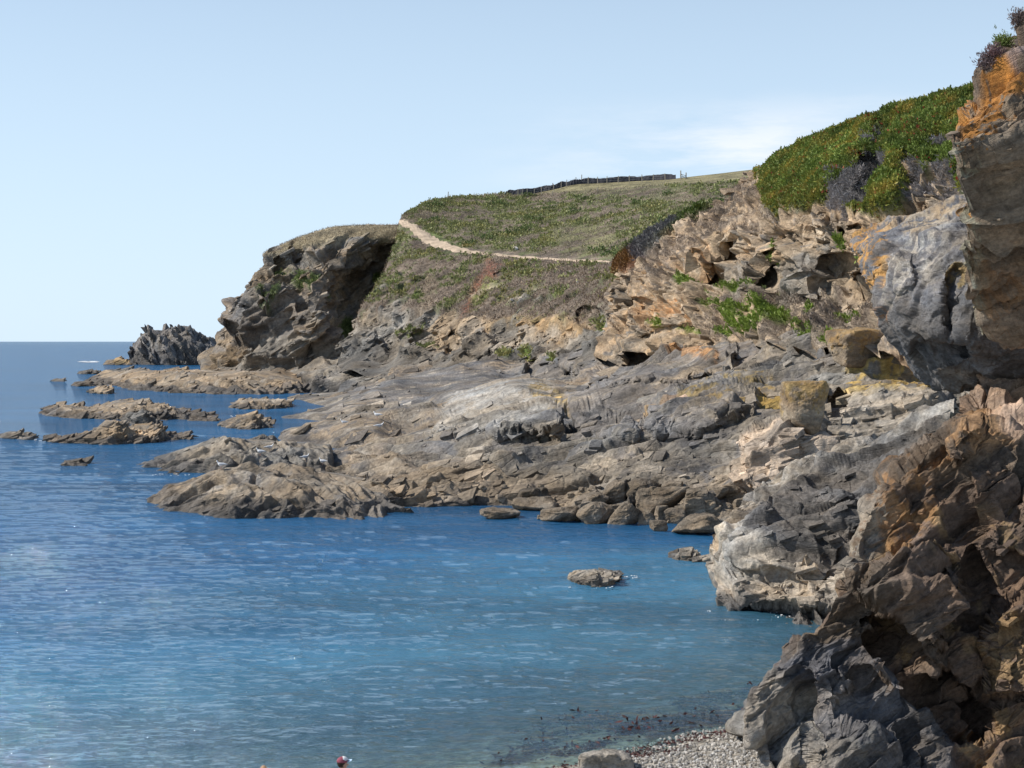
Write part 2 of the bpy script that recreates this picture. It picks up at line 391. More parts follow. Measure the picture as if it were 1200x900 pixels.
dsp = rockdisp(o.P, FR_H, 7.0, 5, .25, st=(1.8, 1.5, 1.2), seed=1, fall=.5)
p = Paint(o, TAN*.8, 10, 1)
top = sstep(p.n*6-(o.py-np.interp(o.px, [300, 352, 400, 465, 500], [300, 287, 278, 280, 290])), -3, 3)
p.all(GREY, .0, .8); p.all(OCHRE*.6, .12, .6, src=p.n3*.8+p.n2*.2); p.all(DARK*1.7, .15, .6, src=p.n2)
p.poly([(262, 350), (330, 345), (350, 395), (260, 400)], DARK*1.5, 8, 14, .7)  # shade of the overhung lower-left face, painted into the rock colour
p.poly([(300, 390), (400, 395), (430, 410), (300, 440), (230, 430)], GREY*.9, 6, 14)
p.poly(el(345, 320, 30, 6, .25), GRASS, 3, 8, .9, .0, .6); p.poly(el(312, 338, 12, 6), GRASS*.8, 3, 8, .8, .02, .6)
p.poly(el(446, 325, 8, 6), BRIGHT*.8, 2, 5, .9, None, 1); p.poly(el(406, 383, 8, 14, .6), GRASS, 2, 5, .9, -.1, 1)
p.poly(el(410, 262, 110, 11), TAN*1.05, 3, 4)
p.c = p.c*(1-top[:, None])+(STRAW*.62+HEATH*.4)*top[:, None]; p.veg = np.maximum(p.veg, top*.8)
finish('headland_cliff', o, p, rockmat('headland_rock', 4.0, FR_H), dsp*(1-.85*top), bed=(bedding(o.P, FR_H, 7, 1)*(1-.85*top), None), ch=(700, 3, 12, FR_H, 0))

head = o; headp = p
# ------- hillside behind the cove (path, field)
rows = [
 [(385, 430, 272), (430, 450, 245), (480, 465, 230), (540, 465, 212), (600, 465, 196), (660, 450, 182), (720, 435, 168), (800, 420, 150)],
 [(393, 408, 288), (430, 420, 274), (480, 425, 258), (540, 426, 240), (600, 424, 224), (650, 416, 205), (700, 405, 188), (790, 385, 165)],
 [(400, 392, 293), (440, 398, 284), (480, 402, 270), (540, 402, 250), (600, 402, 234), (660, 395, 214), (705, 385, 196), (790, 365, 172)],
 [(412, 375, 298), (440, 370, 292), (480, 368, 280), (540, 370, 262), (600, 372, 246), (660, 365, 226), (705, 355, 208), (790, 335, 186)],
 [(432, 345, 306), (460, 335, 302), (500, 335, 292), (560, 335, 276), (620, 338, 258), (680, 335, 238), (710, 328, 224), (790, 305, 205)],
 [(452, 310, 318), (480, 298, 316), (520, 305, 304), (570, 312, 290), (630, 316, 274), (690, 318, 254), (725, 312, 240), (790, 285, 226)],
 [(466, 272, 334), (482, 268, 334), (510, 284, 322), (560, 295, 306), (620, 301, 290), (680, 305, 270), (730, 302, 256), (800, 275, 245)],
 [(464, 262, 342), (485, 258, 344), (520, 266, 338), (570, 276, 326), (630, 282, 312), (690, 284, 294), (740, 278, 280), (810, 258, 270)],
 [(466, 257, 348), (490, 248, 356), (530, 246, 362), (580, 250, 356), (640, 252, 346), (700, 250, 328), (760, 243, 315), (830, 232, 300)],
 [(472, 252, 352), (500, 240, 366), (530, 235, 376), (580, 232, 382), (620, 231, 384), (660, 228, 372), (720, 222, 360), (790, 214, 350), (850, 212, 330)],
 [(476, 250, 356), (500, 237, 372), (525, 231, 382), (565, 227.5, 388), (600, 226, 392), (640, 221, 390), (680, 213, 388), (720, 211.5, 388), (790, 208.5, 388), (850, 201, 380), (895, 195, 370)],
 [Zr(500, 42, 430), Zr(560, 44, 470), Zr(680, 47, 480), Zr(800, 49, 480), Zr(895, 51, 480)],
]
rows = [r+([(r[-1][0]+110, r[-1][1]-(4 if k_ > 7 else 12), r[-1][2])] if k_ < 11 else []) for k_, r in enumerate(rows)]
o = facing(loft(rows, 1.2, rv=.8, cells={0: 6, 10: 8}, wrap=(18, 24, 4), push=[(el(645, 428, 38, 11), 12, 4), (el(500, 395, 20, 14), 4, 3), (el(455, 395, 12, 14), 4, 3), (el(560, 400, 14, 14, .4), -4, 4),
    (el(530, 400, 10, 16, .4), 4, 3), (el(610, 405, 12, 8), 3, 2), (el(600, 318, 22, 3, -.3), 1.6, 1.5), (el(690, 370, 15, 10), 4, 3), (el(430, 395, 10, 12), -3, 3)]))
dsp = rockdisp(o.P, FR_H, 5.0, 4, .30, seed=7, lay=.5)
p = Paint(o, HEATH, 9, 7)
pathy = np.interp(o.px, [440, 470, 500, 530, 620, 720, 800], [256, 262, 280, 292, 301, 306, 300])
ridge_y = np.interp(o.px, [470, 500, 540, 600, 680, 800, 895], [252, 240, 232, 228, 214, 209, 196])
rockline = np.interp(o.px, [395, 430, 470, 500, 560, 620, 680, 720], [385, 362, 352, 358, 372, 385, 378, 345])
below = sstep(o.py-rockline+p.n*22+p.n2*10, -5, 6)
outc = sstep(p.n2+p.n*.6, .22, .38)*sstep(o.py-pathy, 18, 50)      # scattered outcrops on the lower slope
rk = np.maximum(below, outc)
up = sstep(pathy-o.py+3*p.n, 2, 8)
g = sstep(p.n*.5+p.n2*.75, -.2, .12)*up*.85
p.c = HEATH[None]*(1-g[:, None])+GRASS[None]*g[:, None]
mid = (1-up)*sstep(p.n2*.7+p.n*.5, np.where(o.px < 560, -.05, .06), np.where(o.px < 560, .1, .2))
p.c = p.c*(1-.7*mid[:, None])+(GRASS*.95)[None]*(.7*mid[:, None])
p.veg[:] = 1
p.poly([(540, 228), (640, 226), (760, 232), (830, 240), (800, 222), (700, 215), (600, 224)], HEATH*1.0, 5, 6, .5, None, 1)
p.poly([(650, 270), (720, 265), (720, 285), (660, 300)], STRAW*.8, 6, 14, .6, -.05, 1)
p.poly([(600, 229), (640, 227), (700, 222), (780, 215), (850, 213), (905, 205), (900, 180), (800, 190), (680, 195), (600, 215)], STRAW*.82+GRASS*.15, 1.5, 2, 1, None, 1)
p.poly([(573, 305), (586, 310), (566, 345), (545, 375), (536, 372), (555, 335)], MAROON*.75+HEATH*.5, 4, 9, .8, -.12, 1)
p.poly([(570, 325), (580, 330), (560, 362), (548, 365)], GRASS*1.3, 3, 6, .8, -.1, 1)
p.poly([(500, 320), (516, 330), (500, 372), (478, 400), (480, 375)], TAN*1.0, 3, 6, .6, None, .5)
p.poly([(560, 372), (700, 372), (700, 405), (560, 410)], OCHRE*.95, 6, 14, .7)
rc = (GREY*.95)[None]*(1-sstep(p.n3, -.1, .3)[:, None])+TAN[None]*sstep(p.n3, -.1, .3)[:, None]
rkb = rk*(.2+.8*sstep(p.n2+.6*below, .0, .3)); p.c = p.c*(1-rkb[:, None])+rc*rkb[:, None]; p.veg *= 1-rkb
p.poly([(390, 398), (430, 400), (560, 412), (700, 405), (700, 460), (380, 460)], GREY*.5, 6, 14, .85)
for q in [(475, 385, 12, 9), (490, 350, 8, 10), (620, 412, 8, 4), (640, 412, 7, 4), (590, 414, 6, 3), (700, 372, 12, 5), (655, 340, 9, 4), (460, 325, 10, 4), (500, 405, 14, 5)]:
    p.poly(el(*q), BRIGHT*.8, 2, 5, .9, -.05, 1)
damp = .10+.9*rk
soft = fbm(o.P/3.2, 4, 77)*.5+fbm(o.P/1.0, 3, 78)*.30
hillm = rockmat('hillside_ground', 2.6, FR_H)
hill = o
fieldm = pm(o.px, o.py, [(600, 229), (640, 227), (700, 222), (780, 215), (850, 213), (905, 205), (900, 180), (800, 190), (680, 195), (600, 215)], 2)
finish('hillside', o, p, hillm, dsp*damp*sstep(o.py-pathy, -12, 25)*.9+soft*(1-.85*fieldm)*(.35+.65*sstep(np.abs(o.py-pathy), 2, 7)), bed=(bedding(o.P, FR_H, 5, 7)*rk*.8*sstep(o.py-pathy, 5, 25), FR_H[2]), graz=.9, ch=(1500, 2.5, 11, FR_H, 0))
hillp = p; HILLB = [BVHS[-1]]

# ------- rock platform of the cove
X = [440, 520, 600, 680, 760, 840, 920, 1000, 1080, 1160]
def prow(pys, zs=None, ds=None):
    return [(x, y, dz(y, zs[i]) if zs is not None else ds[i]) for i, (x, y) in enumerate(zip(X, pys))]
rows = [
 [Zr(x, -1.4, float(dz(y, -.2))-1) for x, y in zip(X, [597, 598, 602, 612, 618, 622, 625, 628, 630, 632])],
 prow([597, 598, 602, 612, 618, 622, 625, 628, 630, 632], [-.2]*10),
 [Zr(x, .5, float(dz(y, -.2))+.6) for x, y in zip(X, [597, 598, 602, 612, 618, 622, 625, 628, 630, 632])],
 [Zr(x, 1.3, float(dz(y, -.2))+2.6) for x, y in zip(X, [597, 598, 602, 612, 618, 622, 625, 628, 630, 632])],
 prow([540]*10, ds=[97, 94, 90, 87, 84, 81, 79, 78, 77, 76]),
 prow([505]*10, ds=[123, 114, 106, 98, 90, 85, 82, 81, 80, 80]),
 prow([475]*10, ds=[165, 140, 122, 113, 98, 89, 85, 84, 83, 83]),
 prow([455, 455, 450, 455, 452, 450, 450, 450, 450, 450], ds=[205, 172, 146, 140, 115, 99, 91, 87, 86, 86]),
 prow([438, 438, 436, 436, 432, 430, 430, 430, 430, 430], ds=[250, 220, 190, 170, 133, 112, 99, 93, 91, 90]),
 prow([422, 424, 424, 418, 405, 400, 398, 395, 390, 385], ds=[275, 250, 232, 195, 155, 126, 108, 96, 90, 86]),
 prow([415, 416, 416, 408, 392, 384, 380, 375, 370, 365], ds=[300, 270, 250, 220, 175, 140, 120, 108, 100, 96]),
]
hump = [(500, 500), (520, 470), (560, 450), (620, 445), (655, 470), (650, 500)]
XL = [462, 452, 440, 415, 345, 322, 332, 338, 325, 300, 260]; YL = [600, 598, 592, 570, 540, 500, 474, 455, 438, 424, 416]
rows = [[(xl-22, yl, float(dz(yl, -1.5))), (xl, yl, float(dz(yl, .35 if k_ > 1 else -.6)))]+list(r) for k_, (xl, yl, r) in enumerate(zip(XL, YL, rows))]
o = facing(loft(rows, 1.15, rv=.32, cells={0: 5}, smooth=3, push=[(hump, -7, 9), ([(868, 560), (872, 515), (925, 480), (965, 510), (985, 540), (950, 560), (900, 590)], -1.4, 4),
    (el(975, 478, 9, 30, .1), 2.5, 3), ([(660, 480), (700, 468), (750, 490), (740, 512), (690, 505)], -3, 5), ([(750, 470), (800, 455), (870, 450), (900, 470), (820, 500), (760, 500)], -3, 6),
    ([(690, 430), (780, 400), (860, 402), (850, 425), (760, 445), (700, 455)], -6, 5), (el(645, 432, 34, 8), 14, 4), (el(758, 574, 16, 6), 1.5, 2)]))
dsp = rockdisp(o.P, FR_P, 3.4, 4, .27, st=(3.2, 1.8, .8), seed=21, lay=.8)
dfar = rockdisp(o.P, FR_P, 6.5, 4, .18, st=(2.4, 2.4, 1.1), seed=25, fall=.5)
fq = sstep(o.d, 95, 150); dsp = dsp*(1-fq)+dfar*fq
p = Paint(o, GREY*.86, 5, 21)
p.all(TAN*.95, .05, .55, src=p.n3); p.all(DARK*1.6, .2, .85); p.all(DARK*1.4, .16, .75, src=p.n2); p.all(PALE*.8, .3, .5, src=-p.n2)
p.poly([(430, 520), (560, 540), (700, 560), (700, 620), (430, 620)], TAN*.9, 10, 20, .6)
p.poly([(640, 470), (760, 430), (860, 440), (900, 480), (840, 520), (700, 520)], DARK*1.9, 8, 16, .75, -.25)
p.poly([(440, 425), (660, 430), (640, 445), (540, 470), (420, 470), (380, 440)], DARK*1.6, 8, 18, .75, -.2)
p.poly([(500, 500), (520, 465), (560, 448), (640, 444), (650, 470), (600, 490)], LGREY, 6, 10, .8, -.3)
p.poly(el(640, 462, 24, 9, .5), YELL*.8, 3, 8, .6, .0); p.poly(el(760, 475, 40, 7, -.3), OCHRE*1.1, 3, 8, .7, -.1)
p.poly(el(784, 470, 17, 7, -.4), PALE*np.array([1.05, .86, .8]), 3, 5, .7)
p.poly([(640, 415), (740, 385), (860, 380), (960, 380), (960, 395), (840, 425), (700, 450)], DARK*2.1, 6, 14, .6, -.2)
p.poly([(735, 385), (830, 380), (835, 410), (745, 400)], ORANGE*.7+TAN*.35, 4, 10, .8, -.05)
p.poly([(1000, 410), (1080, 400), (1100, 455), (1040, 470), (980, 450)], YELL, 6, 16, .75, -.02)
p.poly([(880, 460), (930, 445), (960, 450), (960, 480), (880, 470)], YELL*.8, 4, 8, .8, -.05)
p.poly([(790, 455), (900, 435), (920, 455), (850, 475), (800, 470)], YELL*.7, 4, 8, .6, .05)
p.poly([(985, 455), (1080, 450), (1100, 500), (1010, 520), (970, 500)], PALE*.8, 5, 10, .8)
p.poly([(860, 565), (868, 515), (925, 478), (965, 505), (990, 540), (950, 560), (900, 600)], PALE*np.array([1.05, .96, .9]), 3, 8, .9)
wl_ = sstep(.75+.5*p.n+.2*p.n2-o.P[:, 2]-dsp*.5, -.15, .25); p.c = p.c*(1-.78*wl_[:, None])+(DARK*.95)[None]*.78*wl_[:, None]
finish('rock_platform', o, p, rockmat('platform_rock', 1.6, FR_P), dsp*.8, bed=(bedding(o.P, FR_P, 2.6, 21)*(1-fq)+bedding(o.P, FR_P, 5, 23, .8)*fq, FR_P[2]), graz=.42, ch=(2400, 3, 24, FR_P, .15)); plat = o; PLATB = [BVHS[-1]]

# ------- cliff with the ice plant cap
rows = [
 [(690, 425, 172), (740, 415, 156), (800, 410, 138), (860, 408, 121), (920, 406, 105), (980, 402, 95), (1040, 400, 88), (1160, 392, 82)],
 [(700, 402, 178), (735, 388, 160), (800, 388, 140), (860, 390, 123), (920, 386, 109), (980, 374, 100), (1040, 366, 94), (1160, 360, 88)],
 [(706, 372, 184), (738, 358, 166), (800, 352, 148), (860, 350, 132), (920, 350, 117), (980, 346, 107), (1040, 340, 101), (1160, 335, 94)],
 [(708, 350, 188), (742, 340, 170), (800, 328, 152), (860, 324, 137), (920, 322, 123), (980, 318, 112), (1040, 312, 106), (1160, 308, 99)],
 [(712, 338, 190), (750, 318, 172), (810, 300, 156), (860, 292, 139), (920, 292, 123), (980, 290, 112), (1040, 285, 107), (1160, 282, 101)],
 [(716, 328, 193), (765, 296, 176), (820, 270, 159), (860, 262, 144), (905, 264, 127), (960, 264, 116), (1040, 262, 110), (1160, 258, 103)],
 [(720, 318, 196), (775, 280, 184), (832, 248, 172), (868, 236, 158), (895, 240, 140), (960, 244, 122), (1020, 236, 115), (1080, 226, 110), (1160, 216, 106)],
 [(722, 308, 200), (790, 262, 192), (845, 234, 186), (880, 210, 176), (895, 206, 156), (950, 195, 133), (1010, 180, 124), (1070, 160, 119), (1160, 140, 113)],
 [(724, 300, 205), (790, 257, 198), (845, 230, 192), (880, 203, 182), (905, 184, 163), (940, 165, 146), (1000, 139, 137), (1060, 121, 131), (1135, 101, 125), (1200, 88, 122)],
 [Zr(740, 20, 250), Zr(800, 26, 250), Zr(850, 30, 240), Zr(880, 33, 235), Zr(905, 29, 215), Zr(940, 28.5, 200), Zr(1000, 28.5, 190), Zr(1060, 29, 180), Zr(1135, 29.5, 175), Zr(1200, 30, 170)],
]
o = facing(loft(rows, 1.1, rv=.9, cells={0: 8, 8: 8}, smooth=2, wrap=(12, 18), push=[
   ([(812, 318), (828, 296), (850, 278), (856, 300), (848, 322)], 5, 2.5), ([(885, 325), (890, 296), (905, 292), (903, 325)], 4, 2.5), ([(948, 304), (988, 300), (990, 330), (972, 335), (950, 318)], 4.5, 2),
   ([(990, 322), (1015, 318), (1012, 340), (992, 340)], 3.5, 2), ([(905, 268), (1000, 262), (1005, 268), (940, 274)], 1.6, 1.5), (el(770, 385, 34, 3.5, -.12), 2, 2), (el(742, 350, 12, 5), 3, 2), (el(725, 372, 8, 12), 3, 3),
   ([(1005, 180), (1020, 175), (1020, 215), (1000, 245)], 2, 4), ([(850, 318), (885, 312), (888, 335), (855, 338)], -1.2, 3), (el(935, 318, 18, 10), -1.2, 3)]))
cap = [(893, 236), (888, 205), (905, 178), (1000, 130), (1135, 92), (1210, 80), (1210, 215), (1130, 215), (1100, 180), (1080, 195), (1060, 175), (1045, 235), (1010, 240), (990, 240), (980, 228), (950, 240), (925, 240)]
p = Paint(o, TAN*1.12, 4, 31)
capm = pm(o.px, o.py, cap, 3, p.n, 9)
strip = [(716, 318), (730, 296), (760, 270), (800, 245), (828, 232), (826, 244), (805, 258), (770, 282), (735, 308), (722, 322)]
dsp = rockdisp(o.P, FR_M, 3.4, 4, .21, st=(4.2, 2, .6), seed=31, low=.25)
p.all(TAN*np.array([1.06, 1.0, .94])*1.05, .0, .6, src=p.n3); p.all(GREY*.8, .18, .75); p.all(DARK*1.8, .3, .6, src=p.n2)
p.poly([(720, 330), (790, 270), (860, 215), (900, 215), (900, 250), (820, 275), (745, 330)], HEATH*1.0, 6, 12, .75, -.1, .5)
p.poly([(840, 305), (960, 300), (960, 345), (840, 345)], GREY*.95, 5, 10, .8)
p.poly([(790, 340), (1020, 330), (1020, 385), (900, 392), (790, 385)], HEATH*.95, 5, 12, .8, -.1, .6)
p.poly([(735, 350), (800, 345), (805, 385), (745, 388)], ORANGE*.5+TAN*.5, 4, 9, .75, -.1)
p.poly([(785, 305), (835, 295), (832, 312), (795, 318)], ORANGE*.6+TAN*.4, 3, 6, .7, -.05)
p.poly([(960, 255), (1120, 225), (1160, 260), (1000, 285)], TAN*1.1+ORANGE*.1, 4, 8, .7)
for q in [(820, 345, 14, 10), (870, 362, 32, 17), (845, 375, 20, 8), (930, 375, 12, 10, .3), (905, 355, 8, 6), (838, 325, 12, 6), (985, 345, 16, 6, -.3), (960, 382, 12, 4), (880, 330, 20, 3), (945, 350, 10, 4), (800, 325, 10, 8), (868, 330, 4, 8), (902, 303, 5, 8),
          (1050, 262, 18, 8), (900, 285, 6, 3), (1000, 305, 6, 5), (978, 276, 5, 9), (790, 382, 22, 3), (770, 378, 16, 3)]:
    p.poly(el(*q), BRIGHT, 2, 7, .9, -.12, 1)
m1 = p.poly(cap, ICEP, 3, 9, 1, None, 1)
bare = pm(o.px, o.py, [(1025, 140), (1040, 145), (1035, 190), (1010, 235), (985, 245), (965, 238), (975, 205), (1000, 190), (1015, 165)], 3, p.n+p.n2-.25, 12)
bare = np.maximum(bare, pm(o.px, o.py, [(1060, 165), (1110, 150), (1125, 190), (1100, 215), (1060, 215)], 3, p.n+p.n2-.3, 16)*sstep(p.n2, -.02, .12))
p.c = p.c*(1-.9*bare[:, None])+(np.array((.17, .155, .15)))[None]*.9*bare[:, None]; capveg = m1*(1-bare)
m2 = p.poly(strip, ICEP*.9, 2, 4, 1, None, 1)
p.poly([(716, 322), (725, 300), (745, 290), (752, 300), (730, 318)], MAROON*.5+ICEP*.3, 3, 5, .8, None, 1)
p.poly([(740, 290), (770, 265), (800, 250), (795, 262), (760, 290), (745, 305)], np.array((.12, .11, .115)), 3, 5, .9, None, 1)
veg = np.maximum(capveg, m2)
bulge = fbm(o.P/1.8, 4, 51)*.45+.35
p.vm = veg
finish('ice_plant_cliff', o, p, rockmat('cliff_rock', 1.5, FR_M), dsp*(1-.88*veg)*np.clip(o.d/120, .8, 1.3)+bulge*veg, graz=.6, ch=(700, 3, 16, FR_M, 0), bed=(bedding(o.P, FR_M, 3.8, 31, 1.15)*(1-.9*veg), None)); cliff = o; cliffp = p; CLIFFB = [BVHS[-1]]

# ------- buttress standing in the water
rows = [
 [Zr(830, -1.4, 51.5), Zr(870, -1.4, 50), Zr(930, -1.4, 48), Zr(1000, -1.4, 47), Zr(1080, -1.4, 47)],
 [(822, 710, 52.2), (850, 722, 50.6), (900, 729, 49.2), (940, 734, 48.4), (1000, 738, 47.5), (1080, 742, 47)],
 [(829, 680, 52.6), (862, 692, 51.0), (900, 694, 50.0), (940, 695, 49.2), (1000, 698, 48.2), (1080, 700, 47)],
 [(833, 648, 54), (866, 645, 52.2), (905, 648, 51), (950, 650, 50.2), (1000, 655, 49), (1080, 655, 47.5)],
 [(850, 612, 57.5), (880, 606, 55.5), (915, 600, 54.2), (955, 600, 53), (1000, 600, 52), (1080, 600, 49.5)],
 [(868, 594, 61), (900, 575, 60), (930, 560, 59), (965, 548, 58), (1010, 540, 56.5), (1080, 520, 54)],
 [(884, 584, 65), (912, 560, 65), (945, 540, 64.5), (985, 520, 63.5), (1040, 505, 62), (1120, 480, 58)],
 [(880, 588, 72), (920, 566, 72), (960, 545, 72), (1000, 530, 72), (1060, 515, 70), (1140, 495, 66)],
]
o = facing(loft(rows, 1.1, cells={0: 8, 6: 40}, wrap=(16, 7), push=[(el(920, 716, 60, 12), 1.0, 6), ([(960, 660), (1000, 610), (1040, 600), (1040, 700), (960, 700)], .8, 6), (el(940, 600, 60, 7, -.35), .5, 4), (el(900, 660, 40, 4, .1), .3, 3)]))
FR_B = frame((-.3, -.2, .93)); dsp = rockdisp(o.P, FR_B, 1.7, 4, .26, st=(2.4, 1.6, .7), seed=41, lay=.8)
p = Paint(o, LGREY*.92, 2, 41)
p.all(TAN*1.1, .1, .5, src=p.n3)
p.poly([(870, 600), (960, 540), (1100, 480), (1100, 640), (1000, 650), (930, 650), (880, 620)], DARK*1.15, 8, 16, .93)
p.poly([(900, 560), (960, 530), (1010, 515), (990, 545), (930, 570)], GREY*1.0, 5, 8, .6, -.1)
wl_ = sstep(.75+.2*p.n-o.P[:, 2], -.2, .25); p.c = p.c*(1-.8*wl_[:, None])+(DARK*.9)[None]*.8*wl_[:, None]
finish('sea_buttress', o, p, rockmat('buttress_rock', .75, FR_M), dsp, bed=(bedding(o.P, FR_B, 1.5, 41, .8), FR_B[2]), graz=.3, ch=(300, 4, 18, FR_B, .3))

# ------- grey overhanging boss
rows = [
 [(1105, 440, 56), (1120, 450, 55), (1150, 440, 53), (1220, 440, 50)],
 [(1076, 438, 49), (1090, 455, 47.5), (1110, 462, 47), (1160, 462, 46), (1220, 462, 45)],
 [(1052, 408, 47.5), (1070, 428, 46), (1095, 440, 45), (1130, 440, 44.5), (1220, 430, 43)],
 [(1030, 374, 47.5), (1050, 382, 45), (1080, 392, 43.6), (1130, 392, 43), (1220, 385, 42)],
 [(1018, 350, 49), (1040, 345, 46.2), (1075, 345, 44.4), (1120, 345, 43.4), (1220, 340, 42.5)],
 [(1016, 318, 50.5), (1038, 305, 47.6), (1080, 305, 45.6), (1120, 300, 44.5), (1220, 290, 43.5)],
 [(1000, 290, 54), (1030, 276, 51), (1070, 266, 48.6), (1115, 258, 47.4), (1220, 240, 46)],
 [(1002, 276, 60), (1030, 262, 57), (1070, 248, 54), (1120, 232, 52), (1220, 200, 50)],
 [(1030, 275, 75), (1060, 262, 75), (1100, 250, 75), (1150, 235, 72), (1240, 210, 70)],
]
o = facing(loft(rows, 1.1, cells={0: 14, 7: 12}, wrap=(14, 8), push=[(el(1100, 415, 40, 14, -.3), .7, 5), (el(1030, 330, 6, 22, .2), .5, 3), (el(1120, 350, 14, 40, .1), .6, 6), (el(1060, 320, 14, 24, .2), -.5, 6)]))
dsp = rockdisp(o.P, frame((-.2, .1, .97)), 1.1, 4, .2, st=(1.3, 1.3, 1.2), seed=51, lay=.3)
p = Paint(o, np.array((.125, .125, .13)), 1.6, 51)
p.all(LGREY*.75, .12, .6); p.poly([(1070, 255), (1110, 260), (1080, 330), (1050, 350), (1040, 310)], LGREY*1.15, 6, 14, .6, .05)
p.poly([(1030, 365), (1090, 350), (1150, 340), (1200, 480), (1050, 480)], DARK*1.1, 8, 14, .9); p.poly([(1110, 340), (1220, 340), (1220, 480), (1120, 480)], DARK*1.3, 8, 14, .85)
p.poly([(990, 275), (1040, 262), (1035, 300), (1030, 335), (1012, 335), (995, 300)], ORANGE*.6+YELL*.3, 4, 9, .85, .0)
p.poly([(1030, 262), (1130, 225), (1130, 245), (1060, 268)], TAN*1.1+YELL*.1, 3, 8, .7, -.1); p.poly([(1018, 355), (1034, 360), (1036, 388), (1022, 385)], ORANGE*.7, 3, 4, .7, -.1)
p.poly(el(1120, 325, 12, 20), YELL*.6, 3, 6, .6, 0)
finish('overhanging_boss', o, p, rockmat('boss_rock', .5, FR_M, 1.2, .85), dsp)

# ------- near cliff (right foreground)
E = 1420
rows = [
 [(890, 960, 29.0), (940, 970, 27.5), (1000, 980, 26.5), (1080, 980, 25.5), (1200, 980, 23.5), (E, 980, 20.5)],
 [(884, 900, 29.8), (940, 905, 28.3), (1000, 905, 27.2), (1080, 905, 26.3), (1200, 905, 24.2), (E, 905, 21)],
 [(869, 852, 31.3), (925, 855, 29.2), (1000, 855, 27.8), (1080, 855, 26.8), (1200, 855, 24.6), (E, 850, 21)],
 [(876, 815, 32.6), (930, 810, 30.2), (1000, 810, 28.6), (1080, 810, 27.2), (1200, 810, 24.8), (E, 800, 21)],
 [(908, 768, 34.0), (950, 765, 31.2), (1000, 765, 29.6), (1080, 765, 28), (1200, 765, 25.3), (E, 750, 21.5)],
 [(934, 735, 35), (965, 725, 32.4), (1010, 722, 30.5), (1080, 722, 28.6), (1200, 722, 25.8), (E, 700, 22)],
 [(986, 690, 35.5), (1005, 680, 33.2), (1040, 678, 31), (1100, 678, 29.2), (1200, 678, 26.6), (E, 650, 22.5)],
 [(992, 640, 37), (1020, 636, 34.4), (1055, 632, 32), (1110, 630, 30.2), (1200, 630, 27.4), (E, 600, 23)],
 [(1010, 592, 38.5), (1035, 588, 36), (1070, 586, 33.6), (1120, 584, 31.6), (1200, 584, 28.6), (E, 560, 24)],
 [(1040, 553, 40), (1062, 550, 37.6), (1092, 548, 35.2), (1135, 545, 33), (1200, 540, 30.4), (E, 520, 26)],
 [(1092, 520, 42), (1108, 512, 39.8), (1132, 505, 37.4), (1165, 500, 35.4), (1205, 498, 33), (E, 480, 28)],
 [(1138, 470, 44), (1150, 468, 42), (1165, 470, 39.6), (1185, 470, 38), (1210, 465, 36), (E, 440, 31)],
 [(1146, 425, 45), (1158, 425, 43), (1172, 424, 41), (1190, 422, 39.6), (1215, 420, 38), (E, 410, 33)],
 [(1148, 392, 45), (1160, 392, 43.2), (1174, 391, 41.6), (1192, 391, 40), (1215, 391, 38.5), (E, 385, 33)],
 [(1148, 378, 45), (1160, 382, 43), (1176, 384, 41.4), (1194, 386, 39.6), (1215, 386, 38), (E, 380, 32)],
 [(1144, 366, 39.5), (1158, 370, 36.4), (1176, 372, 34), (1194, 375, 32.4), (1215, 377, 31), (E, 370, 26)],
 [(1130, 322, 38.2), (1148, 322, 35.6), (1170, 322, 33.4), (1192, 322, 31.6), (1215, 322, 30.2), (E, 310, 25)],
 [(1134, 285, 37.4), (1150, 282, 35), (1172, 280, 32.6), (1195, 278, 30.8), (1220, 276, 29.2), (E, 250, 24)],
 [(1128, 225, 36.2), (1148, 222, 33.8), (1172, 220, 31.4), (1198, 218, 29.6), (1225, 216, 28), (E, 190, 23)],
 [(1117, 150, 35.6), (1136, 150, 33.2), (1165, 150, 30.8), (1195, 148, 28.8), (1225, 145, 27.2), (E, 110, 22)],
 [(1128, 112, 36.4), (1146, 108, 34.2), (1172, 100, 31.8), (1200, 95, 29.8), (1230, 90, 28.2), (E, 0, 23)],
 [(1152, 80, 37.6), (1165, 72, 35.8), (1184, 60, 33.8), (1206, 45, 32), (1235, 25, 30.5), (E, -150, 26)],
 [(1172, 52, 39), (1184, 36, 37.6), (1198, 14, 36.2), (1215, -8, 35), (1240, -40, 34), (E, -260, 31)],
 [(1190, 40, 50), (1204, 25, 50), (1218, 5, 50), (1235, -12, 50), (1260, -40, 50), (E, -260, 48)],
]
rr_ = []
for i, r in enumerate(rows):
    e0 = r[0][2]; k_ = e0 if 11 <= i <= 14 or i >= 22 else (30.5+(e0-30.5)*.3 if i <= 10 else 33.5+(e0-35.6)*1.9)
    sg = .05 if 11 <= i <= 14 else .02
    if i >= 15: r = [(x-9, y, d_) for x, y, d_ in r]
    rr_.append([(x, y, k_-(e0-d_)*sg) for x, y, d_ in r])
rows = rr_
